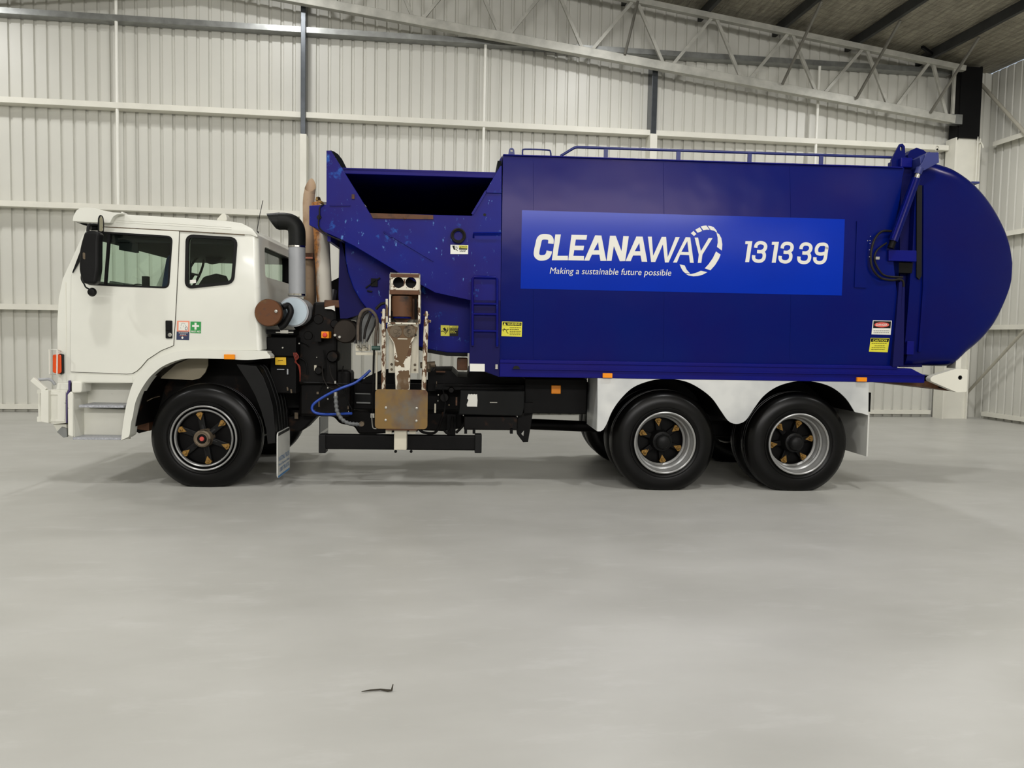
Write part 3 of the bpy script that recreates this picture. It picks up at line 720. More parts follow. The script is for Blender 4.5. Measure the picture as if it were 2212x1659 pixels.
# ladder panel and ladder
xl0 = T(1015, 700).x
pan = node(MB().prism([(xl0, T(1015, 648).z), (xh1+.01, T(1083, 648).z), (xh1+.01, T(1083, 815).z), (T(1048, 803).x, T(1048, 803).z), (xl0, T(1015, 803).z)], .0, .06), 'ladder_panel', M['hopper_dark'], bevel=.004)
lad = node(MB().tube([T(1021, 745, -.03), T(1021, 602, -.03), T(1024, 598, -.03), T(1071, 599, -.03), T(1074, 603, -.03), T(1074, 747, -.03)], .012, 8), 'ladder', M['hopper'])
for y in (656, 678, 714.5, 620):
    if y == 620: continue
    P(MB().tube([T(1021, y, -.03), T(1074, y+1, -.03)], .010, 8), 'rung', M['hopper'], lad)
for x, y in ((1021, 745), (1074, 747), (1021, 610), (1074, 611)):
    P(MB().bar(T(x, y, -.03), T(x, y, .02), .02, .02), 'standoff', M['hopper'], lad)
P(MB().prism([tuple((q.x, q.z)) for q in (T(1015, 802), T(1047, 802.5), T(1047, 786), T(1015, 785.5))], -.004, .0), 'blank_plate', M['white'], pan)
P(MB().box(T(1070, 790).x, T(1075, 790).x, -.02, 0, T(1072, 797).z, T(1072, 787).z), 'latch', M['steel'], pan)

# ---- top rail, hoop and lifting lug
rail = node(MB().tube([T(1211, 337, .25), T(1240, 319.5, .25), T(1247, 318, .25), T(1958, 341, .25)], .013, 10), 'roof_rail', M['trimblue'])
for x in (1309, 1465.6, 1619.5, 1774):
    a = T(x, 319+(x-1247)*.0325, .25); P(MB().box(a.x-.02, a.x+.02, .243, .257, z_hi+.0, a.z), 'rail_post', M['trimblue'], rail)
node(MB().tube(catmull([T(1129, 336, .3), T(1129, 326, .3), T(1134, 322.5, .3), T(1182, 324, .3), T(1189, 328, .3), T(1190, 340, .3)], 3), .008, 8), 'grab_hoop', M['trimblue'])
c_ = T(1105, 326, .12); rr = .026
lug = [(c_.x-rr*1.3, z_hi), (c_.x+rr*1.3, z_hi)]+arc(c_.x, c_.z, rr, 0, 180, 10)
node(MB().prism([lug, arc(c_.x, c_.z, .012, 0, 330, 11)], .11, .13), 'lifting_lug', M['trimblue'])

# ---- tailgate dome
sil_t = [(1968, 350), (1985, 343), (2010, 346), (2025, 351), (2056, 360), (2090, 379), (2116, 400), (2139, 424), (2161, 454), (2180, 489), (2191, 523), (2196.5, 560)]
sil_b = [(1968, 793), (2004, 791), (2030, 792), (2060, 793), (2083, 792), (2087, 768), (2124, 740), (2154, 706), (2176, 665), (2189, 631), (2195, 600), (2196.5, 560)]
YG = .12
top = [(T(x, y, YG).x, T(x, y, YG).z) for x, y in sil_t]; bot = [(T(x, y, YG).x, T(x, y, YG).z) for x, y in sil_b]
def interp(pts, x):
    if x <= pts[0][0]: return pts[0][1]
    for a, b_ in zip(pts, pts[1:]):
        if x <= b_[0]: return a[1]+(b_[1]-a[1])*(x-a[0])/max(1e-6, b_[0]-a[0])
    return pts[-1][1]
x0g, x1g = top[0][0], top[-1][0]; zmid = top[-1][1]
top_s = [(v.x, v.y) for v in catmull([Vector(p) for p in top], 4)]
bot_s = bot[:4]+[(v.x, v.y) for v in catmull([Vector(p) for p in bot[5:]], 4)]
xs = [x0g+(x1g-x0g)*(1-(1-i/34)**2) for i in range(34)]+[x1g-.002]; xs = sorted(xs+[T(2083, 792, YG).x, T(2087, 768, YG).x])
secs = []
for x in xs:
    zt = interp(top_s, x); zb_ = interp(bot_s, x); 
    
    t = (x-x0g)/(x1g-x0g); ins = .02+.16*t**2.2
    hw = (W/2)-ins; hz = (zt-zb_)/2; zc_ = (zt+zb_)/2; ring = []
    for k in range(72):
        a = 2*PI*k/72; cxx, szz = math.cos(a), math.sin(a); e = 2/(18-6.0*t)
        ring.append((x, W/2+hw*math.copysign(abs(cxx)**e, cxx), zc_+hz*math.copysign(abs(szz)**e, szz)))
    secs.append(ring)
vs = [p for r_ in secs for p in r_]; fs = []
for i in range(len(secs)-1):
    for k in range(72): a = i*72+k; b2 = i*72+(k+1) % 72; fs.append((a, b2, b2+72, a+72))
mb = MB().add(vs, fs, True); mb.add(secs[0], [list(range(72))]); mb.add(secs[-1], [list(range(72))])
gate = node(mb, 'tailgate', M['gate'], label='bulging dark blue tailgate')
# frame between the container and the tailgate
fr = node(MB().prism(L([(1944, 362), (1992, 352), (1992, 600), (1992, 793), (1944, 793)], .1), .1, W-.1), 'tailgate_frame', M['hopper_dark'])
P(MB().prism(L([(1968, 570), (1981, 570), (1981, 600), (1975, 700), (1970, 740), (1955, 740), (1962, 660)], .02), .02, .1), 'frame_post', M['gate'], fr)
P(MB().prism(L([(1981, 400), (1992, 400), (1991, 596), (1986, 604), (1980, 598)], .0), .0, .012), 'frame_slot', M['textblack'], fr)
P(MB().prism(L([(1995, 400), (2001, 400), (2003, 620), (1990, 760), (1984, 760), (1994, 620)], .0), .0, .04), 'frame_edge', M['gate'], fr)
P(MB().box(T(1958, 755).x, T(1973, 755).x, -.01, .05, T(1965, 766).z, T(1965, 737).z), 'lower_catch', M['sill'], fr, bevel=.004)
P(MB().prism(L([(1915, 541), (1975, 542), (1975, 566), (1915, 564)]), -.04, .1), 'cylinder_shelf', M['sill'], fr, bevel=.004)
P(MB().prism(L([(1912, 566), (1972, 568), (1970, 590), (1905, 588), (1905, 545), (1912, 545)], .01), .01, .1), 'shelf_recess', M['matblack'], fr)
P(MB().prism(L([(1946, 620), (1951, 620), (1948, 790), (1936, 790)], -.0), -.03, .02), 'drain_channel', M['hopper_dark'], fr)
P(MB().prism(L([(1938, 610), (1945, 610), (1937, 792), (1924, 792)], -.0), -.035, .02), 'drain_channel', M['hopper_dark'], fr)
# top hinge plates
hin = node(MB().prism([L([(1925, 361), (1926, 345), (1938, 322), (1944, 311), (1950, 310), (1955, 316), (1956, 338), (1962, 342), (1976, 343), (1976, 366)], .1), [(T(1947, 321, .1).x+.012*math.cos(t), T(1947, 321, .1).z+.022*math.sin(t)) for t in [k*PI/5 for k in range(10)]]], .1, .125), 'hinge_plate', M['gate'], bevel=.003)
P(MB().prism(L([(1956, 336), (1962, 327), (1975, 321), (1990, 326), (1998, 333), (1985, 345), (1957, 343)], .2), .16, .26), 'far_hinge', M['gate'], hin)
P(MB().box(T(1952, 355).x, T(1978, 355).x, .05, .3, T(1960, 364, .1).z, T(1960, 343, .1).z), 'hinge_block', M['sill'], hin, bevel=.01)
br = node(MB().prism(L([(2000, 330), (2025, 330), (2026, 352), (1996, 368), (1985, 372), (1980, 365), (1990, 352)], -.07), -.09, -.07).prism(L([(1978, 343), (2000, 331), (2000, 350), (1984, 366), (1980, 362)], 0), -.07, .12), 'cylinder_top_bracket', M['trimblue'], bevel=.003)
# lift cylinder
pt, pb = T(1986, 366, -.08), T(1925, 533, -.08)
def along(t): return pt+(pb-pt)*t
cyl = node(MB().tube([along(.12), along(.93)], .043, 20), 'lift_cylinder', M['gate'])
P(MB().tube([along(.03), along(.14)], .026, 16), 'piston_rod', M['chrome'], cyl)
P(MB().tube([along(-.02), along(.06)], .034, 16), 'rod_eye', M['trimblue'], cyl)
P(MB().tube([along(.92), along(1.02)], .03, 16), 'base_eye', M['matblack'], cyl)
P(MB().bar(along(.14)+Vector((-.035, -.03, 0)), along(.9)+Vector((-.035, -.03, 0)), .008, .012), 'feed_pipe', M['sill'], cyl)
hs = catmull([T(1932, 500, -.04), T(1905, 500, -.05), T(1888, 520, -.06), T(1881, 553, -.06), T(1885, 580, -.06), T(1902, 600, -.05), T(1925, 605, -.03), T(1950, 606, -.02), T(1950, 640, .0)], 6)
P(MB().tube(hs, .011, 8), 'hydraulic_hose', M['hose'], cyl)
hs = catmull([T(1915, 525, -.03), T(1895, 540, -.04), T(1889, 560, -.04), T(1900, 585, -.04), T(1915, 596, -.03), T(1950, 599, -.02)], 6)
P(MB().tube(hs, .009, 8), 'hydraulic_hose', M['hose'], cyl)
P(MB().box(T(1884, 560).x, T(1892, 560).x, -.07, -.04, T(1888, 562).z, T(1888, 556).z), 'hose_clip', M['steel'], cyl)
P(MB().prism([tuple((q.x, q.z)) for q in (TC(1845, 621), TC(1871, 622), TC(1874, 478), TC(1850, 478))], -.022, .0), 'cover_strip', M['body'], body)
# small side lamp bracket at the back
q = T(2110, 392, .3)
P(MB().box(q.x-.05, q.x+.03, .3, .4, q.z-.02, q.z), 'rear_hook', M['trimblue'], gate)
# rear underrun wing
wing = node(MB().prism([roundpoly(L([(2007, 817), (2013, 811.5), (2064, 796), (2088, 797.6), (2086, 846), (2064, 847), (2008, 823)]), .012), arc(T(2071.5, 815.5).x, T(2071.5, 815.5).z, .022, 0, 340, 14)], -.02, .06), 'rear_bumper_wing', M['cab_dull'], bevel=.003, label='white tapered rear bumper wing')
node(MB().prism(L([(2007, 817), (2013, 811.5), (2064, 796), (2088, 797.6), (2086, 846), (2064, 847), (2008, 823)], 0), W-.05, W), 'rear_bumper_wing', M['cab_dull'], label='far side rear bumper wing')
P(MB().lathe(T(2071.5, 815.5, -.01), [(0, .026), (-.008, .024), (-.008, .014), (0, .013)], 18), 'grommet', M['matblack'], wing)
node(MB().prism(L([(1900, 826), (2012, 824), (2062, 843), (2060, 846), (2000, 836), (1930, 829)], .15), .15, W-.15), 'tail_underside', M['rust_brown'])
q = T(2084, 800, .2)
node(MB().box(T(2040, 815, .06).x, T(2084, 815, .06).x, .06, W-.06, T(2080, 838, .2).z, T(2080, 815, .2).z), 'rear_cross_bar', M['matblack'])
node(MB().box(T(2083, 780).x-.02, T(2090, 780).x, .1, .25, T(2085, 797).z, T(2085, 770).z), 'rear_lamp_panel', M['cab_dull'])

# ---- aluminium mudguard over the rear wheels
ar2 = [(1846, 890), (1827, 861), (1800, 838.5), (1770, 827), (1736, 822.5), (1705.6, 826), (1675, 836.6), (1648.7, 855.6), (1629.7, 880), (1614.5, 903), (1603, 912.6), (1588, 915.5)]
ar1 = [(1588, 915.5), (1572.7, 908.8), (1557.5, 888), (1538.5, 861), (1515.7, 842), (1489, 827), (1462.6, 820), (1432, 818.5), (1402, 823), (1367.6, 836.6), (1341, 861), (1322, 888), (1310.7, 914.5), (1303, 927.8)]
ca_ = [tuple(v) for v in catmull([Vector(p) for p in ar2[:-1]+ar1], 4)]
pts = [(1290.5, 816), (1876, 825), (1875, 897), (1862, 893)]+ca_+[(1297, 931.5), (1290.5, 931.6)]
mg = node(MB().prism(L(pts), -.006, .006), 'rear_mudguard', M['alu'], label='chequer plate aluminium skirt with two wheel arches')
gx0, gx1 = T(1290.5, 870).x, T(1876, 870).x
P(MB().box(gx0, gx0+.008, .0, .62, T(1290, 931).z, T(1290, 817).z), 'guard_return', M['alu'], mg)
def sheet(pl, y0, y1, th=.012):
    mb = MB(); n = len(pl); vs = []
    for (x, z) in pl: vs += [(x, y0, z), (x, y1, z)]
    fs = [(2*i, 2*i+1, 2*i+3, 2*i+2) for i in range(n-1)]
    return mb.add(vs, fs, True)
for a_ in (ar1, ar2): P(sheet([(x, z+.004) for x, z in L([tuple(v) for v in catmull([Vector(p) for p in a_], 4)])], .01, .66), 'arch_lining', M['matblack'], mg)
P(MB().box(T(1290, 900, .66).x, T(1850, 900, .66).x, .64, .66, zs0-.25, zs0+.03), 'inner_guard', M['matblack'], mg)
node(MB().box(T(1330, 900, .9).x, T(1800, 900, .9).x, .9, 1.55, .42, .72), 'suspension_frame', M['matblack'], bevel=.03)
far = node(MB().prism(L(pts), W-.006, W+.006), 'rear_mudguard', M['alu'], label='far side chequer plate skirt')
xf = T(1875.5, 940).x
node(MB().box(xf-.01, xf+.004, .0, .62, T(1874, 986).z, T(1875, 893).z), 'rear_mudflap', M['flap'])
node(MB().box(xf-.01, xf+.004, W-.62, W, T(1874, 986).z, T(1875, 893).z), 'rear_mudflap', M['flap'])
def marker(px0, py0, px1, py1, Y, parent, name='marker_lamp', mat='amber', th=.03):
    a, b_ = T(px0, py1, Y), T(px1, py0, Y)
    return P(MB().box(a.x, b_.x, Y-th, Y, a.z, b_.z), name, M[mat], parent, bevel=.004)
marker(1301, 806, 1322, 816, -.012, s_); marker(1848.5, 815, 1870, 824, -.012, s_)

# ---- wheels
ZC = .468
TYRE = [(.035, .285), (.012, .31), (.0, .345), (-.004, .38), (.0, .415), (.012, .45), (.024, .47), (.03, .474), (.045, .492), (.07, .505), (.10, .508), (.103, .498), (.113, .498), (.116, .509), (.145, .510), (.148, .5), (.158, .5), (.161, .510), (.19, .509), (.215, .504), (.24, .49), (.262, .46), (.276, .42), (.282, .37), (.275, .31), (.25, .285)]
def clampshape(cx_, cz, ang, R, y0, s=1.0):
    mb = MB(); d = Vector((math.cos(ang), math.sin(ang))); n_ = Vector((-d.y, d.x)); c0 = Vector((cx_, cz))
    tri = [c0+d*(R-.045*s), c0+d*(R+.02*s)+n_*.034*s, c0+d*(R+.036*s)+n_*.02*s, c0+d*(R+.036*s)-n_*.02*s, c0+d*(R+.02*s)-n_*.034*s]
    mb.prism([tuple(q) for q in tri], y0, y0+.03)
    q = c0+d*(R+.008*s); mb.lathe((q.x, y0, q.y), [(.0, .017*s), (-.018, .017*s), (-.022, .009), (-.03, .009)], 6, smooth=False)
    return mb
def wheel(xc, y0, front, a0):
    t = node(MB().lathe((xc, y0, ZC), TYRE, 72, flat=.002), 'wheel', M['rubber'])
    P(MB().lathe((xc, y0, ZC), [(-.003, .330), (-.008, .334), (-.008, .339), (-.003, .343)], 72), 'sidewall_ring', M['rubber'], t)
    if front:
        P(MB().lathe((xc, y0, ZC), [(.03, .305), (-.012, .307), (-.018, .300), (-.012, .292), (.0, .290)], 72), 'rim', M['silver'], t)
        P(MB().lathe((xc, y0, ZC), [(.0, .2895), (.03, .286), (.034, .276), (.0, .2725)], 72), 'rim_groove_shade', M['matblack'], t)  # shade in the gap between the silver rings, painted on in black
        P(MB().lathe((xc, y0, ZC), [(.0, .272), (-.008, .270), (-.014, .264), (-.008, .256), (.02, .252)], 72), 'rim_ring', M['silver'], t)
        P(MB().lathe((xc, y0, ZC), [(.02, .252), (.12, .246)], 72), 'rim_barrel', M['matblack'], t)
        P(MB().lathe((xc, y0, ZC), [(.07, .247), (.06, .06), (.09, .0)], 36), 'brake_drum', M['matblack'], t)
        yS, R, hubr = .0, .212, .078
    else:
        P(MB().lathe((xc, y0, ZC), [(.03, .300), (-.004, .302), (-.010, .293), (-.002, .284), (.04, .281), (.052, .269), (.085, .267), (.096, .254), (.104, .261), (.13, .261), (.142, .249), (.175, .245), (.186, .228), (.20, .227), (.215, .25), (.27, .27)], 72), 'rim', M['silver'], t)
        P(MB().lathe((xc, y0, ZC), [(.26, .25), (.24, .06), (.26, .0)], 36), 'brake_drum', M['matblack'], t)
        yS, R, hubr = .18, .186, .09
    mb = MB()
    for k in range(6):
        a = math.radians(a0+60*k); d = Vector((math.cos(a), 0, math.sin(a))); c0 = Vector((xc, y0+yS+.045, ZC))
        mb.bar(c0+d*.05, c0+d*(R+.03), .058, .06, (0, 1, 0)); mb.bar(c0+d*.05+Vector((0, -.02, 0)), c0+d*(R-.06)+Vector((0, .0, 0)), .03, .05, (0, 1, 0))
    P(mb, 'spoke_hub', M['black'] if front else M['matblack'], t, bevel=.008)
    for k in range(6):
        P(clampshape(xc, ZC, math.radians(a0+60*k), R, y0+yS, .9 if front else .95), 'rim_clamp', M['gold'], t)
    if front:
        P(MB().lathe((xc, y0, ZC), [(.08, .09), (-.035, .082), (-.05, .078), (-.056, .064), (-.05, .05), (-.052, .044)], 32), 'hub', M['hubmetal'], t)
        P(MB().lathe((xc, y0, ZC), [(-.05, .044), (-.058, .036), (-.058, .0)], 24), 'hub_centre', M['matblack'], t)
        P(MB().lathe((xc, y0, ZC), [(-.058, .022), (-.066, .018), (-.067, .0)], 20), 'hub_cap', M['hub_red'], t)
    else:
        P(MB().lathe((xc, y0, ZC), [(.22, .11), (.10, .095), (.09, .07), (.04, .062), (.03, .05), (.028, .0)], 32), 'hub', M['black'], t)
        P(MB().lathe((xc, y0, ZC), [(.098+.0, .084), (.09, .082), (.088, .074)], 8), 'hub_bolts', M['matblack'], t)
    return t
def dupl(o, cx_, cy, turn, dx=0, dy=0):
    "copy a wheel and its pieces; turn = half turn about the vertical through (cx_, cy)"
    c0 = Vector((cx_, cy, 0))-OFF; r = o.copy(); C.objects.link(r); r.parent = truck
    if turn:
        r.rotation_euler = (0, 0, PI); r.location = (2*c0.x+dx, 2*c0.y+dy, 0)
    else: r.location = (dx, dy, 0)
    for ch in o.children:
        c = ch.copy(); C.objects.link(c); c.parent = r
    return r
XF = T(439.5, 950, .04).x; XR1 = T(1437, 952, .03).x; XR2 = T(1726.6, 957, .03).x
wf = wheel(XF, .05, True, -20); wf['label'] = 'front near side wheel with silver rim and red hub centre'
wr1 = wheel(XR1, .035, False, -22); wr1['label'] = 'forward rear wheel, near side outer'
wr2 = wheel(XR2, .035, False, 10); wr2['label'] = 'rearmost wheel, near side outer'
o = dupl(wf, XF, W/2, True); o['label'] = 'front far side wheel'
for wq, xq in ((wr1, XR1), (wr2, XR2)):
    o = dupl(wq, xq, W/2, True); o['label'] = 'far side outer rear wheel'
    t = node(MB().lathe((xq, .345, ZC), TYRE, 60, flat=.002), 'inner_tyre', M['rubber'])
    t = node(MB().lathe((xq, W-.345-.28, ZC), TYRE, 60, flat=.002), 'inner_tyre', M['rubber'])
    node(MB().tube([(xq, .3, ZC), (xq, W-.3, ZC)], .09, 16).lathe((xq, W/2, ZC), [(-.22, .08), (-.12, .2), (.12, .2), (.22, .08)], 20), 'rear_axle', M['matblack'])
    node(MB().box(xq-.18, xq+.18, .66, .80, ZC+.08, ZC+.2), 'spring_saddle', M['matblack'])
node(MB().box(XF-.06, XF+.06, .34, W-.34, ZC-.12, ZC+.02), 'front_axle', M['grime'])
node(MB().box(XR1-.3, XR2+.3, .70, .78, .62, .70), 'leaf_spring', M['matblack'])
# ---- chassis
yr = .80
zt, zb_ = T(800, 828, yr).z, T(800, 884, yr).z
for y0 in (yr, W-yr-.08):
    node(MB().box(T(300, 850, yr).x, T(1840, 850, yr).x, y0, y0+.08, zb_, zt-.0), 'chassis_rail', M['matblack'], bevel=.008)
for px in (330, 640, 800, 980, 1240, 1580, 1880):
    x = T(px, 850, yr).x; node(MB().box(x-.05, x+.05, yr+.08, W-yr-.08, zb_+.03, zt-.03), 'cross_member', M['matblack'])
rp = node(MB().box(T(1133, 850, .45).x, T(1268, 850, .45).x, .45, .8, T(1200, 894, .45).z, T(1200, 818, .45).z), 'side_panel', M['matblack'], bevel=.01)
marker(1190.5, 832.5, 1211, 850, .45, rp, 'side_reflector', 'amber', .02)
subf = node(MB().box(T(940, 815, .5).x, T(1240, 815, .5).x, .5, 1.9, T(1000, 842, .5).z, T(1000, 804 if False else 830, .5).z), 'sub_frame', M['matblack'])
node(MB().prism(L([(924, 801), (975, 801), (988, 814), (1010, 815), (1013, 800), (1048, 804), (1083, 817), (1240, 818), (1240, 845), (924, 845)], .6), .6, 1.8), 'sub_frame_cheek', M['matblack'])
tb = node(MB().prism(roundpoly(L([(994, 843), (1134, 844), (1133, 880), (1128, 899), (990, 896)], .3), .015), .3, .78), 'tool_box', M['gloss_black'], bevel=.01, label='glossy black steel box below the container')
a = T(1009, 878, .298); b_ = T(1031, 851, .298)
pl = [(a.x, a.z), (b_.x, a.z), (b_.x+.003, (a.z+b_.z)/2), (b_.x-.002, b_.z)]+[(b_.x-(b_.x-a.x)*k/7, b_.z-(.006 if k % 2 else .0)) for k in range(1, 7)]+[(a.x+.005, b_.z-.02), (a.x+.0, b_.z-.045), (a.x+.012, (a.z+b_.z)/2), (a.x-.004, a.z+.02)]
P(MB().prism(pl, .294, .300), 'peeled_label', M['white'], tb)
P(MB().box(T(1058, 869, .3).x, T(1074, 869, .3).x, .29, .3, T(1066, 870, .3).z, T(1066, 868.5, .3).z), 'latch', M['steel'], tb)
node(MB().box(T(1002, 915, .35).x, T(1118, 915, .35).x, .35, 1.6, T(1050, 929, .35).z, T(1050, 900, .35).z), 'tank_cradle', M['grime'], bevel=.01)
for px in (1006, 1024, 1105): node(MB().box(T(px-3, 930, .35).x, T(px+3, 930, .35).x, .35, .42, T(px, 937, .35).z, T(px, 925, .35).z), 'cradle_foot', M['matblack'])
node(MB().prism([L([(1151, 892), (1140.6, 955), (1130, 955.5), (1117, 938), (1116, 928), (1120, 892)], .4), L([(1125.5, 937.5), (1133, 928.5), (1131.6, 943.6)], .4)], .4, .46), 'stay_bracket', M['matblack'])
node(MB().prism(L([(1132, 870), (1152, 870), (1151, 894), (1132, 900)], .4), .4, .7), 'stay_plate', M['matblack'])
# running gear mass under the middle
gb = node(MB().prism(L([(628, 880), (700, 892), (760, 885), (820, 893), (1000, 892), (1000, 925), (960, 932), (905, 930), (812, 938), (775, 938), (765, 922), (733, 915), (722, 902), (690, 893), (660, 906), (628, 904)], .9), .9, 1.5), 'transmission', M['grime'], bevel=.02)
node(MB().tube([T(760, 900, 1.2), (XR1, W/2, ZC)], .06, 12), 'drive_shaft', M['matblack'])
for xy in (((905, 927), (915, 934), (938, 935), (950, 918), (958, 890)), ((985, 935), (1003, 915), (1006, 895), (1000, 880)), ((960, 930), (968, 936), (975, 925), (978, 900))):
    node(MB().tube(catmull([T(x, y, .6) for x, y in xy], 5), .014, 8), 'pipe', M['grime'])
node(MB().box(T(966, 920, .7).x, T(984, 920, .7).x, .7, .9, T(975, 940, .7).z, T(975, 895, .7).z), 'spring_hanger', M['matblack'])

# ---- underrun side rail
yu = .06
ur = node(MB().box(T(698, 957, yu).x, T(1030, 957, yu).x, yu, yu+.10, T(860, 972, yu).z, T(860, 940.5, yu).z), 'side_underrun_bar', M['matblack'], bevel=.012, label='black side underrun bar with square end caps')
for a, b_ in ((689, 704), (1025.5, 1040.5)):
    P(MB().box(T(a, 957, yu).x, T(b_, 957, yu).x, yu-.02, yu+.12, T(a, 978.5, yu).z, T(a, 938.5, yu).z), 'end_cap', M['black'], ur, bevel=.008)
for x in (854.5, 888): P(MB().lathe(T(x, 975.5, yu-.0), [(0, .014), (.02, .014)], 8), 'bolt', M['matblack'], ur)
node(MB().box(T(830, 935, .16).x, T(902, 935, .16).x, .16, .8, T(860, 932, .16).z, T(860, 915, .16).z), 'arm_foot', M['matblack'])

# ---- bin lifting arm
M['bare_brown'] = worn('bare_worn_steel', S(98, 76, 52), S(122, 112, 94), .52, 6, .5, .15, None, .2, S(110, 64, 40))
YA = -.02
back = node(MB().box(T(839.5, 780, .06).x, T(904, 780, .06).x, .06, .09, T(870, 805.5, .06).z, T(870, 690, .06).z), 'arm_back_plate', M['armplate'], label='cream bolted back plate of the lifting arm')
for x, y in ((846, 787), (846, 798), (896.5, 788), (896.5, 799)):
    P(MB().lathe(T(x, y, .06), [(0, .0125), (-.004, .0125), (-.004, .006), (-.012, .006)], 12), 'bolt', M['hubmetal'], back)
arm = node(MB().prism(L([(836, 699), (903.5, 698), (899, 722), (889, 742), (886, 800), (884.5, 843), (854.5, 843), (853, 800), (850, 742), (838, 722)], YA), YA, YA+.07), 'lifting_arm', M['armpaint'], bevel=.006, label='tapering lifting arm with chipped cream paint')
P(MB().prism([tuple(v) for v in catmull([Vector(p) for p in L([(838, 706), (870, 703), (901, 706), (897, 722), (889, 733), (884, 752), (877, 772), (869, 787), (861, 779), (856, 760), (852, 742), (846, 731), (840, 722)], YA)], 3, True)], YA-.002, YA), 'bare_patch', M['bare_brown'], arm)
P(MB().prism([tuple(v) for v in catmull([Vector(p) for p in L([(857, 812), (866, 805), (880, 800), (884, 803), (882, 822), (883, 840), (870, 841), (857, 840), (859, 826)], YA)], 3, True)], YA-.002, YA), 'bare_patch', M['bare_brown'], arm)
for x in (855, 884.5): P(MB().lathe(T(x, 716, YA), [(0, .058), (-.008, .056), (-.010, .02), (-.018, .018), (-.018, 0)], 28), 'pivot_washer', M['hubmetal'], arm)
P(MB().lathe(T(898, 724, YA), [(0, .01), (-.004, .01)], 12), 'bolt_hole', M['textblack'], arm)
P(MB().box(T(859, 732, YA).x, T(880, 732, YA).x, YA-.006, YA, T(870, 733, YA).z, T(870, 731, YA).z), 'weld', M['armplate'], arm)
yh = -.06
ha, hb = T(841.5, 628, yh), T(907.6, 590.5, yh)
head = node(MB().prism([roundpoly([(ha.x, ha.z), (hb.x, ha.z), (hb.x, hb.z), (ha.x+.004, hb.z)], .015)]+[[(T(x, 610.4, yh).x+.0505*math.cos(k*PI/14), T(x, 610.4, yh).z+.0505*math.sin(k*PI/14)) for k in range(28)] for x in (860.6, 887.5)], yh, yh+.012), 'arm_head', M['armpaint'], label='rusty cream arm head with two round black holes')
P(MB().box(ha.x, ha.x+.012, yh, yh+.2, ha.z-.0, hb.z-.01).box(hb.x-.012, hb.x, yh, yh+.2, ha.z, hb.z-.01).box(ha.x+.005, hb.x-.005, yh+.0, yh+.2, hb.z-.012, hb.z-.0), 'head_casing', M['armpaint'], head)
P(MB().box(ha.x+.01, hb.x-.01, yh+.15, yh+.16, ha.z+.0, hb.z-.01), 'head_void', M['textblack'], head)
P(MB().box(ha.x+.0, hb.x-.008, yh-.006, yh+.02, T(870, 636, yh).z, T(870, 626.5, yh).z), 'rust_band', M['rust_brown'], head)
P(MB().box(ha.x+.01, hb.x-.01, yh-.008, yh, T(870, 599, yh).z, T(870, 592, yh).z), 'rust_lip', M['rust_brown'], head, bevel=.003)
cg = node(MB().box(T(840.5, 660, yh).x, T(844, 660, yh).x, yh, yh+.18, T(842, 698, yh).z, T(842, 627, yh).z).box(T(903.5, 660, yh).x, T(907.5, 660, yh).x, yh, yh+.18, T(905, 698, yh).z, T(905, 627, yh).z).box(T(838, 698, yh).x, T(904, 698, yh).x, yh, yh+.1, T(870, 700, yh).z, T(870, 696.5, yh).z), 'arm_cage', M['armpaint'], label='open cage below the arm head holding a rusty cylinder')
P(MB().box(T(844, 660, .02).x, T(904, 660, .02).x, .06, .08, T(870, 698, .02).z, T(870, 628, .02).z), 'cage_back', M['rust_brown'], cg)
P(MB().lathe(T(868, 684, .0), [(0, .0), (0, .095)], 4).tube([T(868, 640, .01), T(868, 684, .01)], .098, 24), 'bucket_cylinder', M['rust_brown'], cg)
P(MB().tube([T(868, 684.5, .01), T(868, 688, .01)], .085, 24), 'cylinder_base', M['body'], cg)
P(MB().tube([T(898, 645, -.03), T(898, 690, -.03)], .012, 8), 'small_pipe', M['matblack'], cg); P(MB().tube([T(847, 672, -.04), T(847, 692, -.04)], .008, 8), 'small_pipe', M['matblack'], cg)
for nm, xt, yt, xb, rr, ey in (('left', 829, 684, 828, .021, 667), ('right', 921, 690, 915, .0225, 672)):
    rd = node(MB().tube([T(xt, yt, -.0), T(xb, 843, -.0)], rr, 16), 'tie_rod', M['armpaint_rod'], label='chipped cream tie rod %s of the lifting arm' % ('left' if nm == 'left' else 'right'))
    P(MB().prism(rrect(*[v for q in (T(xt-3, yt+4, -.01), T(xt+3, ey, -.01)) for v in (q.x, q.z)], .01), -.02, .01), 'rod_end', M['armpaint_rod'], rd)
    P(MB().tube([T(xt-6, ey+8, .0), T(xt+6, ey+8, .0)], .009, 8), 'pin', M['hubmetal'], rd)
P(MB().tube([T(921, 694, -.02), T(931, 694, -.02)], .011, 8), 'grease_nipple', M['armpaint_rod'], rd)
for x, y0, y1 in ((836, 646, 697), (905.5, 647, 700)): P(MB().bar(T(x, y0, .02), T(x, y1, .02), .02, .05), 'cage_ear', M['armpaint'], cg)
yp = -.1
pa, pb_ = T(809.8, 926, yp), T(924, 842.3, yp)
rp2 = node(MB().prism(rrect(pa.x, pa.z, pb_.x, pb_.z, .035, 5), yp, yp+.01), 'guard_plate', M['rust'], label='rounded rusty brown guard plate with four bolts')
for x, y in ((833.5, 880.5), (900, 881.5), (833, 907.5), (899.5, 909)):
    P(MB().lathe(T(x, y, yp), [(0, .012), (-.006, .011), (-.009, .0)], 12), 'bolt', M['steel'], rp2)
node(MB().box(T(833, 929, -.09).x, T(901, 929, -.09).x, -.09, .06, T(866, 930, -.09).z, T(866, 923, -.09).z), 'plate_bracket', M['rust_brown'])
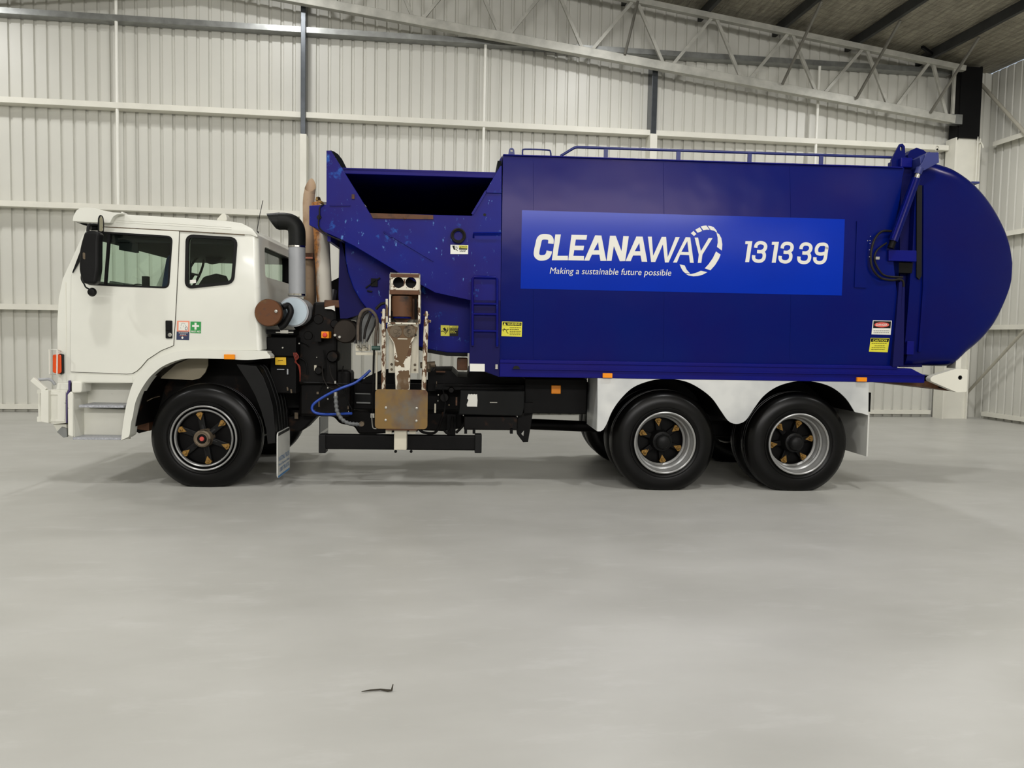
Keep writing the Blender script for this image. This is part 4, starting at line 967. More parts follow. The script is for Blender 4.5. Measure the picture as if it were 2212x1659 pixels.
for a, b_ in ((833, 846), (884, 898)): node(MB().box(T(a, 930, -.03).x, T(b_, 930, -.03).x, -.03, .0, T(a, 937, -.03).z, T(a, 928, -.03).z), 'bracket_tab', M['armplate'])
node(MB().prism(roundpoly(L([(851.5, 926), (878.5, 926), (878, 972), (851, 972)], -.05), .006), -.05, .06), 'white_post', M['armplate'], bevel=.005, label='short cream post hanging from the guard plate')
# manifold and hoses
mf = node(MB().box(T(768, 752, .12).x, T(800, 752, .12).x, .12, .15, T(784, 758, .12).z, T(784, 744, .12).z).box(T(769, 764, .12).x, T(823, 764, .12).x, .10, .15, T(790, 767, .12).z, T(790, 761, .12).z), 'hose_manifold', M['armplate'])
for x, y in ((773.5, 749), (779, 754), (786.5, 748.5), (792.5, 753.5)):
    P(MB().lathe(T(x, y, .10), [(.02, .014), (-.01, .014), (-.02, .009), (-.02, 0)], 12), 'hose_fitting', M['chrome'], mf)
    P(MB().tube([T(x, y-3, .09), T(x, y-18, .09)], .009, 8), 'hose_ferrule', M['steel'], mf)
hz = [([(773.5, 735), (774, 700), (780, 676), (793, 668), (806, 674), (815, 692), (812, 720), (811, 752)], .015, 'hose_brown'),
      ([(779, 738), (779, 700), (786, 680), (795, 672)], .012, 'hose'), ([(786.5, 732), (790, 710), (797, 690), (802, 676)], .012, 'hose'),
      ([(792.5, 738), (800, 722), (808, 706), (812, 690)], .009, 'hose'), ([(812, 668), (823, 657), (836, 654)], .014, 'hose'),
      ([(770, 742), (770, 712), (772, 690), (777, 678)], .008, 'hose'), ([(817, 742), (818, 710), (815, 690)], .007, 'hose_brown')]
for pts_, r_, mt in hz:
    node(MB().tube(catmull([T(x, y, .06) for x, y in pts_], 5), r_, 10), 'hydraulic_hose', M[mt])
node(MB().tube([T(803, 752, .05), T(821, 752, .05)], .022, 10), 'valve_clamp', plain('green_valve', S(40, 72, 62), .5))
node(MB().tube([T(808, 756, .04), T(806, 830, .04), T(805, 895, .04)], .009, 8), 'control_rod', M['matblack'])
node(MB().tube([T(814, 758, .05), T(813, 842, .05)], .009, 8), 'control_rod', M['armplate'])
node(MB().tube(catmull([T(803, 895, .0), T(804, 912, .0), T(806, 924, .0), T(813, 926, .0)], 4), .006, 8).box(T(801, 897, .02).x, T(809, 897, .02).x, .0, .04, T(804, 902, .02).z, T(804, 893, .02).z), 'hanging_hook', M['steel'])
vf = node(MB().tube([T(908, 789, .25), T(940, 787, .25)], .03, 12).tube([T(925, 786, .22), T(925, 797, .22)], .024, 12), 'pipe_fitting', M['hubmetal'])
node(MB().tube(catmull([T(936, 785, .25), T(940, 792, .25), T(936, 800, .25)], 4), .012, 8), 'fitting_hose', M['hose'])
node(MB().prism(L([(775, 832), (790, 815), (825, 799), (852, 796), (852, 832)], .85), .85, .95), 'frame_gusset', M['matblack'])
# blue and grey hoses, plate label
node(MB().tube(catmull([T(800, 800, .3), T(770, 825, .28), T(738, 838, .25), T(712, 850, .25), T(690, 863, .25), T(676, 875, .25), T(675, 886, .25), T(686, 893, .25), T(712, 895, .3), T(760, 893, .4)], 6), .013, 10), 'air_hose', M['blue_hose'], label='blue air hose')
cg_ = catmull([T(725, 853, .2), T(726, 872, .2), T(729, 890, .2), T(738, 905, .2), T(752, 914, .2), T(766, 916, .2), T(780, 917, .2)], 8)
rs = [.019+.0025*(1 if (i//2) % 2 else -1) for i in range(len(cg_))]
ch_ = node(MB().tube(cg_, rs, 12), 'corrugated_hose', M['hose_grey'], label='grey corrugated hose')
P(MB().lathe(T(781, 916, .18), [(0, .024), (.05, .024)], 14), 'hose_tail', M['hubmetal'], ch_)
P(MB().tube([T(725, 855, .2), T(725, 847, .2)], .018, 10), 'hose_collar', M['steel'], ch_)
for xy in (((696, 790), (698, 815), (708, 835), (720, 840)), ((712, 790), (716, 812), (730, 832), (750, 838)), ((800, 800), (790, 812), (765, 828))):
    node(MB().tube(catmull([T(x, y, .35) for x, y in xy], 5), .007, 8), 'cable', M['hose'])
sp_ = node(MB().prism(L([(767, 847), (803, 848), (803, 873), (768, 871)], .78), .77, .8), 'steer_axle_plate', M['gloss_black'])
P(MB().prism(L([(767.5, 849), (800, 850), (800, 852), (767.5, 851)], .77), .768, .77).prism(L([(770, 868), (800, 869), (800, 872), (770, 871)], .77), .768, .77), 'worn_print', M['flap_dark'], sp_)

# ---- engine bay between cab and body
node(MB().prism(L([(566, 712), (640, 712), (672, 690), (676, 652), (722, 652), (726, 664), (728, 690), (728, 832), (560, 832)], .45), .45, 1.5), 'engine', M['grime'], bevel=.03, label='oily black engine and gearbox behind the cab')
node(MB().box(T(575, 740, .25).x, T(640, 740, .25).x, .25, .5, T(600, 770, .25).z, T(600, 728, .25).z), 'battery_box', M['matblack'], bevel=.01)
node(MB().box(T(583, 790, .3).x, T(640, 790, .3).x, .3, .6, T(600, 850, .3).z, T(600, 765, .3).z), 'relay_housing', M['matblack'], bevel=.01)
node(MB().box(T(645, 800, .5).x, T(757, 800, .5).x, .5, .8, T(700, 900, .5).z, T(700, 800, .5).z), 'gearbox_side', M['grime'], bevel=.03)
node(MB().prism(L([(616, 900), (690, 893), (660, 925), (645, 935), (616, 930)], .7), .7, 1.0), 'steering_box', M['grime'], bevel=.02)
q = T(745, 716, .35)
node(MB().lathe(q, [(0, .0), (0, .105), (.02, .115), (.4, .115)], 28), 'oil_tank', worn('dirty_brown_tank', S(44, 38, 32), S(88, 80, 72), .7, 5, .5, .1))
node(MB().prism(L([(770, 690), (776, 680), (800, 668), (815, 690), (800, 720), (788, 742), (764, 742)], .5), .5, .52), 'light_panel', M['flap_dark'])
node(MB().box(T(700, 655, .4).x, T(742, 655, .4).x, .4, .9, T(715, 664, .4).z, T(715, 648, .4).z), 'rusted_shelf', M['rust_brown'], bevel=.01)
node(MB().prism(L([(702, 664), (723, 660), (724, 672), (716, 668), (702, 667)], .39), .38, .4), 'flaked_panel', M['white'])
node(MB().box(T(576, 716, .2).x, T(634, 716, .2).x, .2, .7, T(600, 722, .2).z, T(600, 712, .2).z), 'air_cleaner_shelf', M['matblack'])
node(MB().bar(T(596, 718, .18), T(634, 718, .18), .008, .01).box(T(606, 716, .18).x, T(623, 716, .18).x, .17, .19, T(615, 720, .18).z, T(615, 713, .18).z), 'clamp_bracket', M['steel'])
es = node(MB().prism(roundpoly(L([(694.5, 716), (711, 716), (711, 731), (694.5, 730.5)], .28), .006), .26, .42), 'emergency_stop', M['amber'], bevel=.004, label='yellow emergency stop box with a red button')
P(MB().lathe(T(702.5, 723.5, .26), [(0, .018), (-.02, .022), (-.028, .018), (-.03, 0)], 18), 'stop_button', M['red'], es)
node(MB().box(T(680, 724, .30).x, T(694, 724, .30).x, .3, .5, T(685, 738, .3).z, T(685, 716, .3).z), 'switch_box', M['matblack'])
for x, y in ((724, 724), (734, 728)): node(MB().lathe(T(x, y, .33), [(0, .016), (-.02, .012), (-.02, 0)], 12), 'valve_knob', M['steel'])
tg = node(MB().prism(roundpoly(L([(595, 772), (618, 772), (618.5, 788.5), (595, 788)], .27), .004), .262, .27), 'yellow_notice', M['tag_yellow'])
P(MB().prism(L([(600, 779), (611, 778), (611, 779.2), (600, 780.2)], .26), .26, .262), 'handwriting', M['textblack'], tg)
for k in range(4):
    node(MB().tube(catmull([T(634+k*2, 762, .22), T(636+3*k, 772, .2), T(640-k, 782, .22), T(645+k, 792, .24), T(648, 806+6*k, .26)], 4), .004, 6), 'wiring', M['wire_red'])
node(MB().lathe(T(611, 751, .24), [(0, .01), (-.01, .008), (-.01, 0)], 10), 'bolt', M['steel'])
for x, y in ((621, 840), (629, 845)): node(MB().bar(T(x, y-4, .28), T(x+1, y+4, .28), .014, .014), 'shackle', M['hubmetal'])

# ---- air cleaner, intake snorkel, exhausts
q = T(633.5, 673.5, .28)
ac = node(MB().lathe(q, [(.0, .0), (.0, .136), (.006, .145), (.03, .147), (.03, .14), (.36, .14), (.37, .0)], 40), 'air_cleaner', M['pipe_grey'], label='round air cleaner with pale blue cover')
P(MB().lathe(q, [(.0, .134), (-.008, .13), (-.010, .0)], 40), 'cover_disc', M['pale_blue'], ac)
P(MB().lathe(q, [(.01, .149), (.025, .149)], 40), 'clamp_band', M['chrome'], ac)
q = T(579, 675.5, .0)
pc = node(MB().lathe(q, [(.0, .0), (.0, .118), (.012, .126), (.03, .126)], 36), 'pre_cleaner', M['rust_orange'], label='rusty brown drum end beside the air cleaner')
P(MB().lathe(q, [(.03, .120), (.25, .118), (.25, 0)], 36), 'drum_body', M['matblack'], pc)
P(MB().lathe(q, [(.03, .13), (.05, .13)], 36), 'drum_band', M['hubmetal'], pc)
P(MB().lathe(T(596.5, 672.5, -.004), [(0, .017), (-.012, .014), (-.014, 0)], 14), 'drain_plug', M['steel'], pc)
P(MB().bar(T(607, 668, .1), T(607, 690, .1), .012, .02), 'band_latch', M['steel'], pc)
P(MB().tube(catmull([T(610, 664, .12), T(622, 660, .16), T(628, 675, .16), T(615, 700, .16), T(604, 708, .16)], 5), .03, 10), 'rubber_boot', M['black'], pc)
ysn = .42
sn = node(MB().tube([T(641.5, 530, ysn), T(642, 640, ysn)], .080, 28), 'intake_pipe', M['pipe_grey'], label='grey intake snorkel pipe with a black hood')
P(MB().lathe(T(641.5, 533, ysn), [(-.008, .084), (.008, .084)], 28, axis='z').lathe(T(641.5, 637, ysn), [(-.008, .086), (.01, .086)], 28, axis='z'), 'pipe_clamp', M['chrome'], sn)
hood = [T(x, y, ysn) for x, y in ((641.5, 532), (641.5, 505), (639, 492), (632, 483), (620, 478.5), (604, 478)) ]
hd = catmull(hood, 4); k0 = len(hd); rr = [.083]*k0
mb = MB(); mb.tube(hd, .082, 28, caps=False)
# flared mouth cut on a slant
e0 = hd[-1]; vs = []; sg = 28; mouth_t, mouth_b = T(577, 461.5, ysn), T(598, 495, ysn)
for j in range(sg):
    t = 2*PI*j/sg; vs.append(e0+Vector((0, .084*math.cos(t), .084*math.sin(t))))
for j in range(sg):
    t = 2*PI*j/sg; c_ = (mouth_t+mouth_b)/2; h_ = (mouth_t-mouth_b)/2
    vs.append(c_+h_*math.sin(t)+Vector((0, .1*math.cos(t), 0)))
mb.add(vs, [(j, (j+1) % sg, sg+(j+1) % sg, sg+j) for j in range(sg)], True)
vs2 = [v+Vector((.02, 0, 0)) for v in vs[sg:]]; mb.add(vs2, [list(range(sg))])
P(mb, 'intake_hood', M['intake_black'], sn)
ye = .75
node(MB().tube([T(690, 438, ye), T(694, 500, ye), T(702, 665, ye)], .078, 28), 'exhaust_muffler', M['exhaust_white'], label='white exhaust canister streaked with orange rust')
node(MB().tube(catmull([T(680, 440, ye-.03), T(690, 437, ye-.06), T(698, 441, ye-.05)], 4), .02, 8).lathe(T(687, 433, ye), [(0, .03), (.03, .022), (.04, 0)], 12, axis='z').lathe(T(687, 437, ye), [(-.02, .045), (.0, .045)], 16, axis='z'), 'brass_fitting', M['gold'])
ys = 1.15
st = node(MB().tube([T(668.5, 662, ys), T(667, 520, ys), T(666.5, 440, ys), T(668, 420, ys)], .060, 24), 'exhaust_stack', M['tan'], label='tall tan exhaust stack behind the cab')
t0 = T(668, 420, ys); vs = []
for j in range(24):
    t = 2*PI*j/24; vs.append(t0+Vector((.06*math.cos(t), .06*math.sin(t), 0)))
for j in range(24):
    t = 2*PI*j/24; k = (1+math.sin(t))/2; vs.append(t0+Vector((.012+.058*math.cos(t), .06*math.sin(t), .02+.16*k*(1-.35*abs(math.cos(t))**2))))
P(MB().add(vs, [(j, (j+1) % 24, 24+(j+1) % 24, 24+j) for j in range(24)], True), 'stack_tip', M['tan'], st)
P(MB().box(T(657, 548, ys).x, T(680, 548, ys).x, ys-.09, ys-.06, T(668, 560, ys).z, T(668, 548, ys).z), 'stack_clamp', M['rust_brown'], st)
P(MB().box(T(657, 557, ys-.1).x, T(676, 557, ys-.1).x, ys-.12, ys-.1, T(668, 559, ys-.1).z, T(668, 555.5, ys-.1).z), 'stack_bar', M['salmon'], st)
node(MB().box(T(661, 600, ys+.1).x, T(683, 600, ys+.1).x, ys+.07, ys+.12, T(668, 665, ys+.1).z, T(668, 560, ys+.1).z), 'heat_shield', M['tan'])
node(MB().prism(L([(712, 625), (722, 625), (718, 648), (711, 650)], .9), .9, 1.1), 'grey_cover', M['pipe_grey'])
node(MB().prism(L([(711, 610), (735, 598), (735, 655), (711, 655)], 1.3), 1.3, 1.5), 'pump_block', M['grime'])

# ---- small fittings showing up against the black running gear
random.seed(3)
for x, y, Yp, w_, h_, mt in ((686, 849, .34, 5, 5, 'hubmetal'), (708, 838, .34, 3, 3, 'steel'), (708, 862, .34, 3, 3, 'steel'), (689, 872, .4, 3, 14, 'hubmetal'), (752, 880, .5, 3, 8, 'hubmetal'),
        (753, 889, .5, 2, 3, 'steel'), (680, 906-20, .5, 3, 3, 'hubmetal'), (724, 826, .3, 4, 6, 'steel'), (943, 830, .5, 2, 12, 'hubmetal'), (947, 853, .5, 3, 3, 'steel'), (946, 866, .5, 2, 3, 'steel'),
        (940, 882, .45, 4, 20, 'armplate'), (986, 867, .32, 4, 18, 'rust_brown'), (970, 875, .45, 3, 3, 'hubmetal'), (681, 795, .4, 5, 12, 'armplate'), (684, 772, .42, 2, 2, 'steel'), (606, 798, .26, 16, 1.6, 'pipe_grey'),
        (621, 803, .26, 3, 12, 'pipe_grey'), (646, 742, .24, 3, 3, 'steel'), (600, 730, .3, 30, 2, 'hubmetal'), (952, 803, .5, 20, 3, 'rust_brown'), (926, 800, .4, 8, 8, 'hubmetal'), (640, 898, .62, 8, 14, 'hubmetal')):
    a, b_ = T(x-w_/2, y+h_/2, Yp), T(x+w_/2, y-h_/2, Yp)
    node(MB().box(a.x, b_.x, Yp, Yp+.02, a.z, b_.z), 'bracket' if w_ > 3 or h_ > 3 else 'bolt', M[mt], bevel=.002)
for pts_ in ([(655, 826), (700, 827), (752, 830)], [(960, 830), (1010, 831), (1130, 833)], [(700, 756), (703, 790), (701, 820), (690, 850)], [(742, 790), (738, 820), (748, 860), (760, 884)], [(590, 735), (610, 742), (650, 739), (668, 748)], [(640, 770), (660, 782), (664, 810)], [(956, 838), (962, 870), (958, 900)]):
    node(MB().tube(catmull([T(x, y, .42) for x, y in pts_], 5), .006, 6), 'air_line', M['black'])
for x, y, Yp, r_ in ((650, 700, .55, .07), (690, 690, .5, .055), (725, 700, .45, .045), (668, 725, .5, .05), (720, 770, .42, .06), (690, 800, .42, .04), (960, 858, .5, .05), (975, 842, .5, .03)):
    node(MB().lathe(T(x, y, Yp), [(-.06, 0), (-.06, r_*.8), (-.04, r_), (.1, r_)], 20), 'engine_cover', M['grime'])
node(MB().prism(L([(724, 705), (733, 703), (738, 716), (732, 718), (727, 712)], .38), .36, .38), 'flaked_panel', M['flap_dark'])

# ================================================================== CAB
Y0, Y1 = YCAB, W-YCAB
def rounded_prism(loop, y0, y1, wfn, width, segs=5):
    "extruded outline whose edges are bevelled by their own weight"
    mb = MB().prism(loop, y0, y1); me = mb.mesh('tmp', OFF); n = len(loop)
    at_ = me.attributes.new('bevel_weight_edge', 'FLOAT', 'EDGE')
    for i, e in enumerate(me.edges):
        a, b_ = me.vertices[e.vertices[0]].co+OFF, me.vertices[e.vertices[1]].co+OFF
        at_.data[i].value = wfn(a, b_)
    o = bpy.data.objects.new('tmp', me); C.objects.link(o)
    m_ = o.modifiers.new('b', 'BEVEL'); m_.width = width; m_.segments = segs; m_.limit_method = 'WEIGHT'; m_.use_clamp_overlap = True
    return o
def bake(o, cutters=()):
    for c in cutters:
        k = o.modifiers.new('c', 'BOOLEAN'); k.operation = 'DIFFERENCE'; k.solver = 'EXACT'; k.object = c
    dg = bpy.context.evaluated_depsgraph_get(); dg.update()
    me = bpy.data.meshes.new_from_object(o.evaluated_get(dg))
    for q in [o]+list(cutters): bpy.data.objects.remove(q)
    return me
def cutter(mb):
    o = bpy.data.objects.new('cut', mb.mesh('cut', OFF)); C.objects.link(o); return o
xrear = T(557, 620, .2).x
def wcab(a, b_):
    rear = min(a.x, b_.x) > xrear-.06
    if abs(a.y-b_.y) < .01: # outline edge on a side face
        if rear and abs(a.z-b_.z) > .1: return 1.0
        return .12
    return .35 if max(a.z, b_.z) > 2.2 or rear else .05
def mkobj(name, me, mat, parent=None, smooth=True, label=None):
    o = bpy.data.objects.new(name, me); C.objects.link(o); o.parent = parent or truck
    me.materials.clear(); me.materials.append(mat)
    if smooth:
        me.polygons.foreach_set('use_smooth', [True]*len(me.polygons))
        try: me.set_sharp_from_angle(angle=.6)
        except Exception: pass
    if label: o['label'] = label
    return o
out = L([(124, 827), (123, 700), (126, 645), (135, 602), (188, 486), (205, 481), (400, 488), (545, 498), (557, 506), (560, 620), (565, 757), (436, 757), (378, 763), (349, 774), (322, 792), (302, 813), (292, 828)], Y0)
inn = L([(140, 815), (139, 650), (150, 606), (199, 497), (400, 500), (537, 508), (546, 520), (549, 600), (553, 742), (436, 742), (372, 748), (340, 760), (310, 780), (285, 812)], Y0)
shell = rounded_prism(out, Y0, Y1, wcab, .14)
doorwin = roundpoly(L([(186, 614), (205, 500.5), (224, 501.5), (373.5, 511), (365.5, 622.5), (230, 617)], Y0), .05, 5)
quartwin = roundpoly(L([(407, 511.5), (508.5, 517.5), (501, 608.5), (405, 619)], Y0), .05, 5)
wz0, wz1 = TX(563, 598, xrear).z, TX(562, 532.5, xrear).z
wy0 = TX(562, 560, xrear).y; wy1 = TX(622, 590, xrear).y
cut = [cutter(MB().prism(inn, Y0+.05, Y1-.05)), cutter(MB().prism(doorwin, -.5, W+.5)), cutter(MB().prism(quartwin, -.5, W+.5)),
       cutter(MB().prism(roundpoly([(wy0, wz0), (wy1, wz0), (wy1, wz1), (wy0, wz1)], .05), xrear-.2, xrear+.2, plane='x')),
       cutter(MB().prism(L([(90, 600), (195, 598), (212, 505), (90, 505)], Y0), .22, W-.22))]
me = bake(shell, cut)
cab = mkobj('cab', me, M['cab'], label='white truck cab')
# interior lining (dark) just inside the shell
node(MB().box(T(205, 500).x, T(530, 500).x, .14, W-.14, T(300, 520).z, T(300, 499).z), 'headliner', M['interior'])
node(MB().prism([(.14, T(300, 745).z), (W-.14, T(300, 745).z), (W-.14, wz0-.03), (.14, wz0-.03)], xrear-.10, xrear-.085, plane='x'), 'rear_lining', M['interior'])
node(MB().box(T(150, 700).x, T(540, 700).x, .14, W-.14, T(300, 742).z, T(300, 735).z), 'cab_floor', M['interior'])
node(MB().prism(L([(150, 745), (150, 640), (165, 615), (200, 618), (232, 640), (232, 745)], .14), .14, W-.14), 'dashboard', M['interior'], bevel=.02)
node(MB().prism(L([(232, 628), (236, 606), (262, 612), (300, 628)], 1.3), 1.3, 2.1), 'dash_top', M['interior'], bevel=.01)
node(MB().bar(T(311, 628, .9), T(312, 618, .9), .02, .02).box(T(308, 600, .9).x, T(321, 600, .9).x, .88, .93, T(315, 621, .9).z, T(315, 597, .9).z).tube(catmull([T(282, 618, .9), T(296, 614, .9), T(310, 616, .9)], 4), .006, 6), 'radio_handset', M['interior'])
for yseat in (.3, 1.55):
    s1 = node(MB().prism(L([(333, 745), (335, 640), (347, 622), (357, 560), (364, 548), (376, 550), (378, 570), (373, 640), (375, 745)], yseat), yseat, yseat+.5), 'seat', M['seat'], bevel=.03)
    P(MB().prism(L([(288, 700), (340, 700), (340, 668), (288, 665)], yseat), yseat, yseat+.5), 'seat_cushion', M['seat'], s1, bevel=.03)
    P(MB().prism(roundpoly(L([(362, 552), (380, 552), (381, 528), (364, 526)], yseat), .02), yseat+.12, yseat+.38), 'headrest', M['interior'], s1, bevel=.02)
q = T(418, 592, 1.75)
node(MB().tube([q+Vector((.06*math.sin(t*PI/12)*1.6, .2*math.cos(t*PI/12), .21*math.sin(t*PI/12))) for t in range(24)], .014, 8, closed=True).tube([q, q+Vector((-.15, 0, -.25))], .02, 8).tube([q+Vector((0, -.19, 0)), q, q+Vector((0, .19, 0))], .012, 6), 'steering_wheel', M['black'])
node(MB().prism(roundpoly(L([(446, 570), (442, 545), (450, 534), (490, 534), (492, 548), (470, 566)], 1.5), .03), 1.5, 1.62), 'rear_view_monitor', M['interior'])
node(MB().prism(roundpoly(L([(428, 616), (440, 598), (470, 590), (476, 604), (474, 616)], .8), .02), .8, 1.1), 'cab_locker', M['interior'])
node(MB().prism(L([(258, 505), (299, 507), (299, 546), (292, 546), (258, 540)], .18), .17, .19), 'folding_visor', M['interior'])
M['seam'] = plain('seam_shadow_gap', S(60, 56, 48), .7)
# door: thin plate with a dark seam all round
dl = [(154, 596), (160, 580), (190, 504), (193, 492), (205, 489.5), (389, 496.5), (385.5, 580), (380.5, 680), (376, 747), (349, 758), (320, 777), (306, 793.5), (297, 802), (287, 807.5), (274, 808.5), (153, 804), (152.5, 709)]
dlp = L(dl, Y0)
node(MB().prism([[(p[0], p[1]) for p in dlp], doorwin[::-1]], Y0-.0015, Y0+.0), 'door_seam', M['seam'])
def inset(pts, d):
    n = len(pts); out_ = []; area_ = sum(pts[i][0]*pts[(i+1) % n][1]-pts[(i+1) % n][0]*pts[i][1] for i in range(n)); sgn = 1 if area_ > 0 else -1
    for i in range(n):
        a, p, b_ = Vector(pts[i-1]), Vector(pts[i]), Vector(pts[(i+1) % n]); e1 = (p-a).normalized(); e2 = (b_-p).normalized()
        n1 = Vector((-e1.y, e1.x))*sgn; n2 = Vector((-e2.y, e2.x))*sgn; bs = (n1+n2); bs = bs/max(.3, bs.length_squared/2*1)
        q = p+bs*d; out_.append((q.x, q.y))
    return out_
door = node(MB().prism([inset(dlp, .0045), doorwin[::-1]], Y0-.012, Y0-.001), 'cab_door', M['cab'], bevel=.003, label='white cab door')
P(MB().prism([inset(doorwin, -.004), inset(doorwin, .012)[::-1]], Y0-.016, Y0+.02), 'window_rubber', M['textblack'], door)
P(MB().prism(inset(doorwin, .004), Y0+.008, Y0+.012), 'door_glass', M['glass'], door)
P(MB().bar(T(236.5, 506, Y0-.004), T(228, 616.5, Y0-.004), .022, .028, (0, 1, 0)), 'window_bar', M['textblack'], door)
a, b_ = T(358.5, 731, Y0-.012), T(372.5, 692.5, Y0-.012)
hd_ = P(MB().prism(rrect(a.x, a.z, b_.x, b_.z, .008), Y0-.022, Y0-.011), 'door_handle', M['textblack'], door)
P(MB().lathe(T(367, 723.5, Y0-.022), [(0, .018), (-.004, .018), (-.006, .008), (-.004, 0)], 16), 'lock', M['steel'], door)
P(MB().box(T(360, 712, Y0).x, T(371, 712, Y0).x, Y0-.032, Y0-.022, T(365, 714, Y0).z, T(365, 697, Y0).z), 'pull', M['black'], door, bevel=.004)
# quarter window
qw = node(MB().prism([inset(quartwin, -.022), inset(quartwin, .006)[::-1]], Y0-.012, Y0+.02), 'quarter_window_frame', M['black'], bevel=.004)
P(MB().prism(inset(quartwin, .0), Y0+.008, Y0+.012), 'quarter_glass', M['glass'], qw)
P(MB().prism(L([(410, 605), (423, 604), (423, 611), (410, 612.5)], Y0-.0), Y0+.004, Y0+.007), 'window_notice', M['white'], qw)
# far side glass, rear glass, windscreen
node(MB().prism(inset(doorwin, .002), Y1-.012, Y1-.008), 'far_door_glass', M['glass'])
node(MB().prism([doorwin, inset(doorwin, .02)[::-1]], Y1-.04, Y1+.004), 'far_window_rubber', M['textblack'])
node(MB().prism(inset(quartwin, .002), Y1-.012, Y1-.008), 'far_quarter_glass', M['glass'])
for a_, b_ in ((wy0, wy1),):
    rw_ = roundpoly([(a_, wz0), (b_, wz0), (b_, wz1), (a_, wz1)], .05)
    rf = node(MB().prism([inset(rw_, -.018), inset(rw_, .006)[::-1]], xrear-.06, xrear+.012, plane='x'), 'rear_window_rubber', M['textblack'])
    P(MB().prism(rw_, xrear-.03, xrear-.026, plane='x'), 'rear_glass', M['glass'], rf)
ws0, ws1 = T(137, 600, Y0), T(190, 500, Y0)
node(MB().prism([(ws0.x+.02, ws0.z), (ws0.x+.028, ws0.z), (ws1.x+.028, ws1.z), (ws1.x+.02, ws1.z)], .2, W-.2), 'windscreen', M['glass'])
# roof
def wroof(a, b_):
    rear = min(a.x, b_.x) > xrear-.08
    if abs(a.y-b_.y) < .01: return 1.0 if rear and abs(a.z-b_.z) > .02 else (.35 if max(a.z, b_.z) > T(400, 480, Y0).z else .06)
    return .35 if a.z > T(400, 485, Y0).z else .05
rfl = L([(192, 489), (196, 468), (215, 461.5), (265, 463), (400, 471), (490, 477.5), (522, 482), (545, 494), (556, 509), (556, 513), (540, 507), (400, 498.5), (222, 489)], Y0-.01)
me = bake(rounded_prism(rfl, Y0-.012, Y1+.012, wroof, .13))
roof_ = mkobj('cab_roof', me, M['cab'], label='white cab roof')
P(MB().prism(L([(222, 489), (400, 498.4), (528, 506), (528, 508), (400, 500.4), (222, 491)], Y0-.012), Y0-.013, Y0-.005), 'roof_gutter', M['hubmetal'], roof_)
for dy in (482.5, 487):
    P(MB().tube([T(250, dy-7, Y0-.012), T(400, dy+2, Y0-.012), T(500, dy+9, Y0-.012)], .003, 6), 'roof_swage', M['cab'], roof_)
q = T(481, 472, .6)
P(MB().prism(roundpoly(L([(465, 477), (478, 462), (484, 460), (489, 465), (491, 478)], .5), .03), .5, .62), 'roof_lamp', M['cab_dull'], roof_, bevel=.02)
P(MB().prism(L([(259, 463), (263, 457), (268, 461), (270, 464)], .3), .3, .4), 'roof_bracket', M['cab'], roof_)
# rear wall swages
for z_px in ((628, .5), (642, .5), (650, .4)):
    p = TX(566, z_px[0], xrear); node(MB().tube([Vector((xrear+.002, .22, p.z)), Vector((xrear+.002, W-.22, p.z))], .010, 8), 'rear_swage', M['cab'])
# fuse of the fender flare
arc_out = [(584, 769), (578, 763), (563, 757.5), (436, 756.5), (405, 757), (378, 760), (349, 770), (320, 787), (300, 808), (288, 826), (280, 848), (271, 883), (262, 945), (262, 951)]
arc_in = [(277, 944), (280, 938), (283, 914), (287, 898), (292, 871), (303, 845), (320, 819), (336, 803), (352, 791), (378, 780), (407, 774.5), (485, 775.5), (534, 777.5), (584, 774)]
arc_out = [tuple(v) for v in catmull([Vector(p) for p in arc_out], 4)]; arc_in = [tuple(v) for v in catmull([Vector(p) for p in arc_in], 4)]
fl = node(MB().prism(L(arc_out+arc_in, .0), .0, .16), 'wheel_arch_flare', M['cab'], bevel=.018, seg=3, label='white wheel arch flare')
node(MB().prism(L([(x, y) for x, y in arc_out+arc_in], .0), W-.16, W), 'wheel_arch_flare', M['cab'], label='far side white wheel arch flare')
marker(485.5, 765.5, 508.5, 776, -.0, fl)
lin = L([(283, 925), (288, 898), (303, 845), (320, 819), (352, 791), (378, 780), (407, 774.5), (485, 775.5), (560, 778)], 0)
node(sheet([(x, z+.006) for x, z in lin], .1, .62), 'arch_liner', M['grime'])
node(MB().prism(L([(330, 818), (340, 817), (416, 821), (432, 817), (443, 805), (449, 790), (449, 770), (360, 770), (330, 790)], .34), .34, .36), 'inner_panel', worn('dusty_inner_panel', S(150, 142, 122), S(96, 66, 42), .6, 5, .7, .15))
node(MB().prism(L([(292, 828), (330, 795), (370, 772), (560, 765), (566, 900), (440, 900), (300, 936), (283, 925)], .62), .62, 1.8), 'front_frame_mass', M['grime'])
node(MB().prism(L([(285, 925), (322, 931), (322, 905), (300, 890)], .45), .45, 1.9), 'front_spring_hanger', M['rust_brown'])
node(MB().tube(catmull([T(294, 864, .3), T(312, 868, .25), T(330, 860, .25), T(345, 856, .3)], 5), .005, 6), 'brake_cable', M['hubmetal'])
# cab underside trim above the steps
node(MB().box(T(145, 822, Y0).x, T(286, 822, Y0).x, Y0-.004, .5, T(200, 825.0, Y0).z, T(200, 811, Y0).z), 'cab_sill', M['cab'])
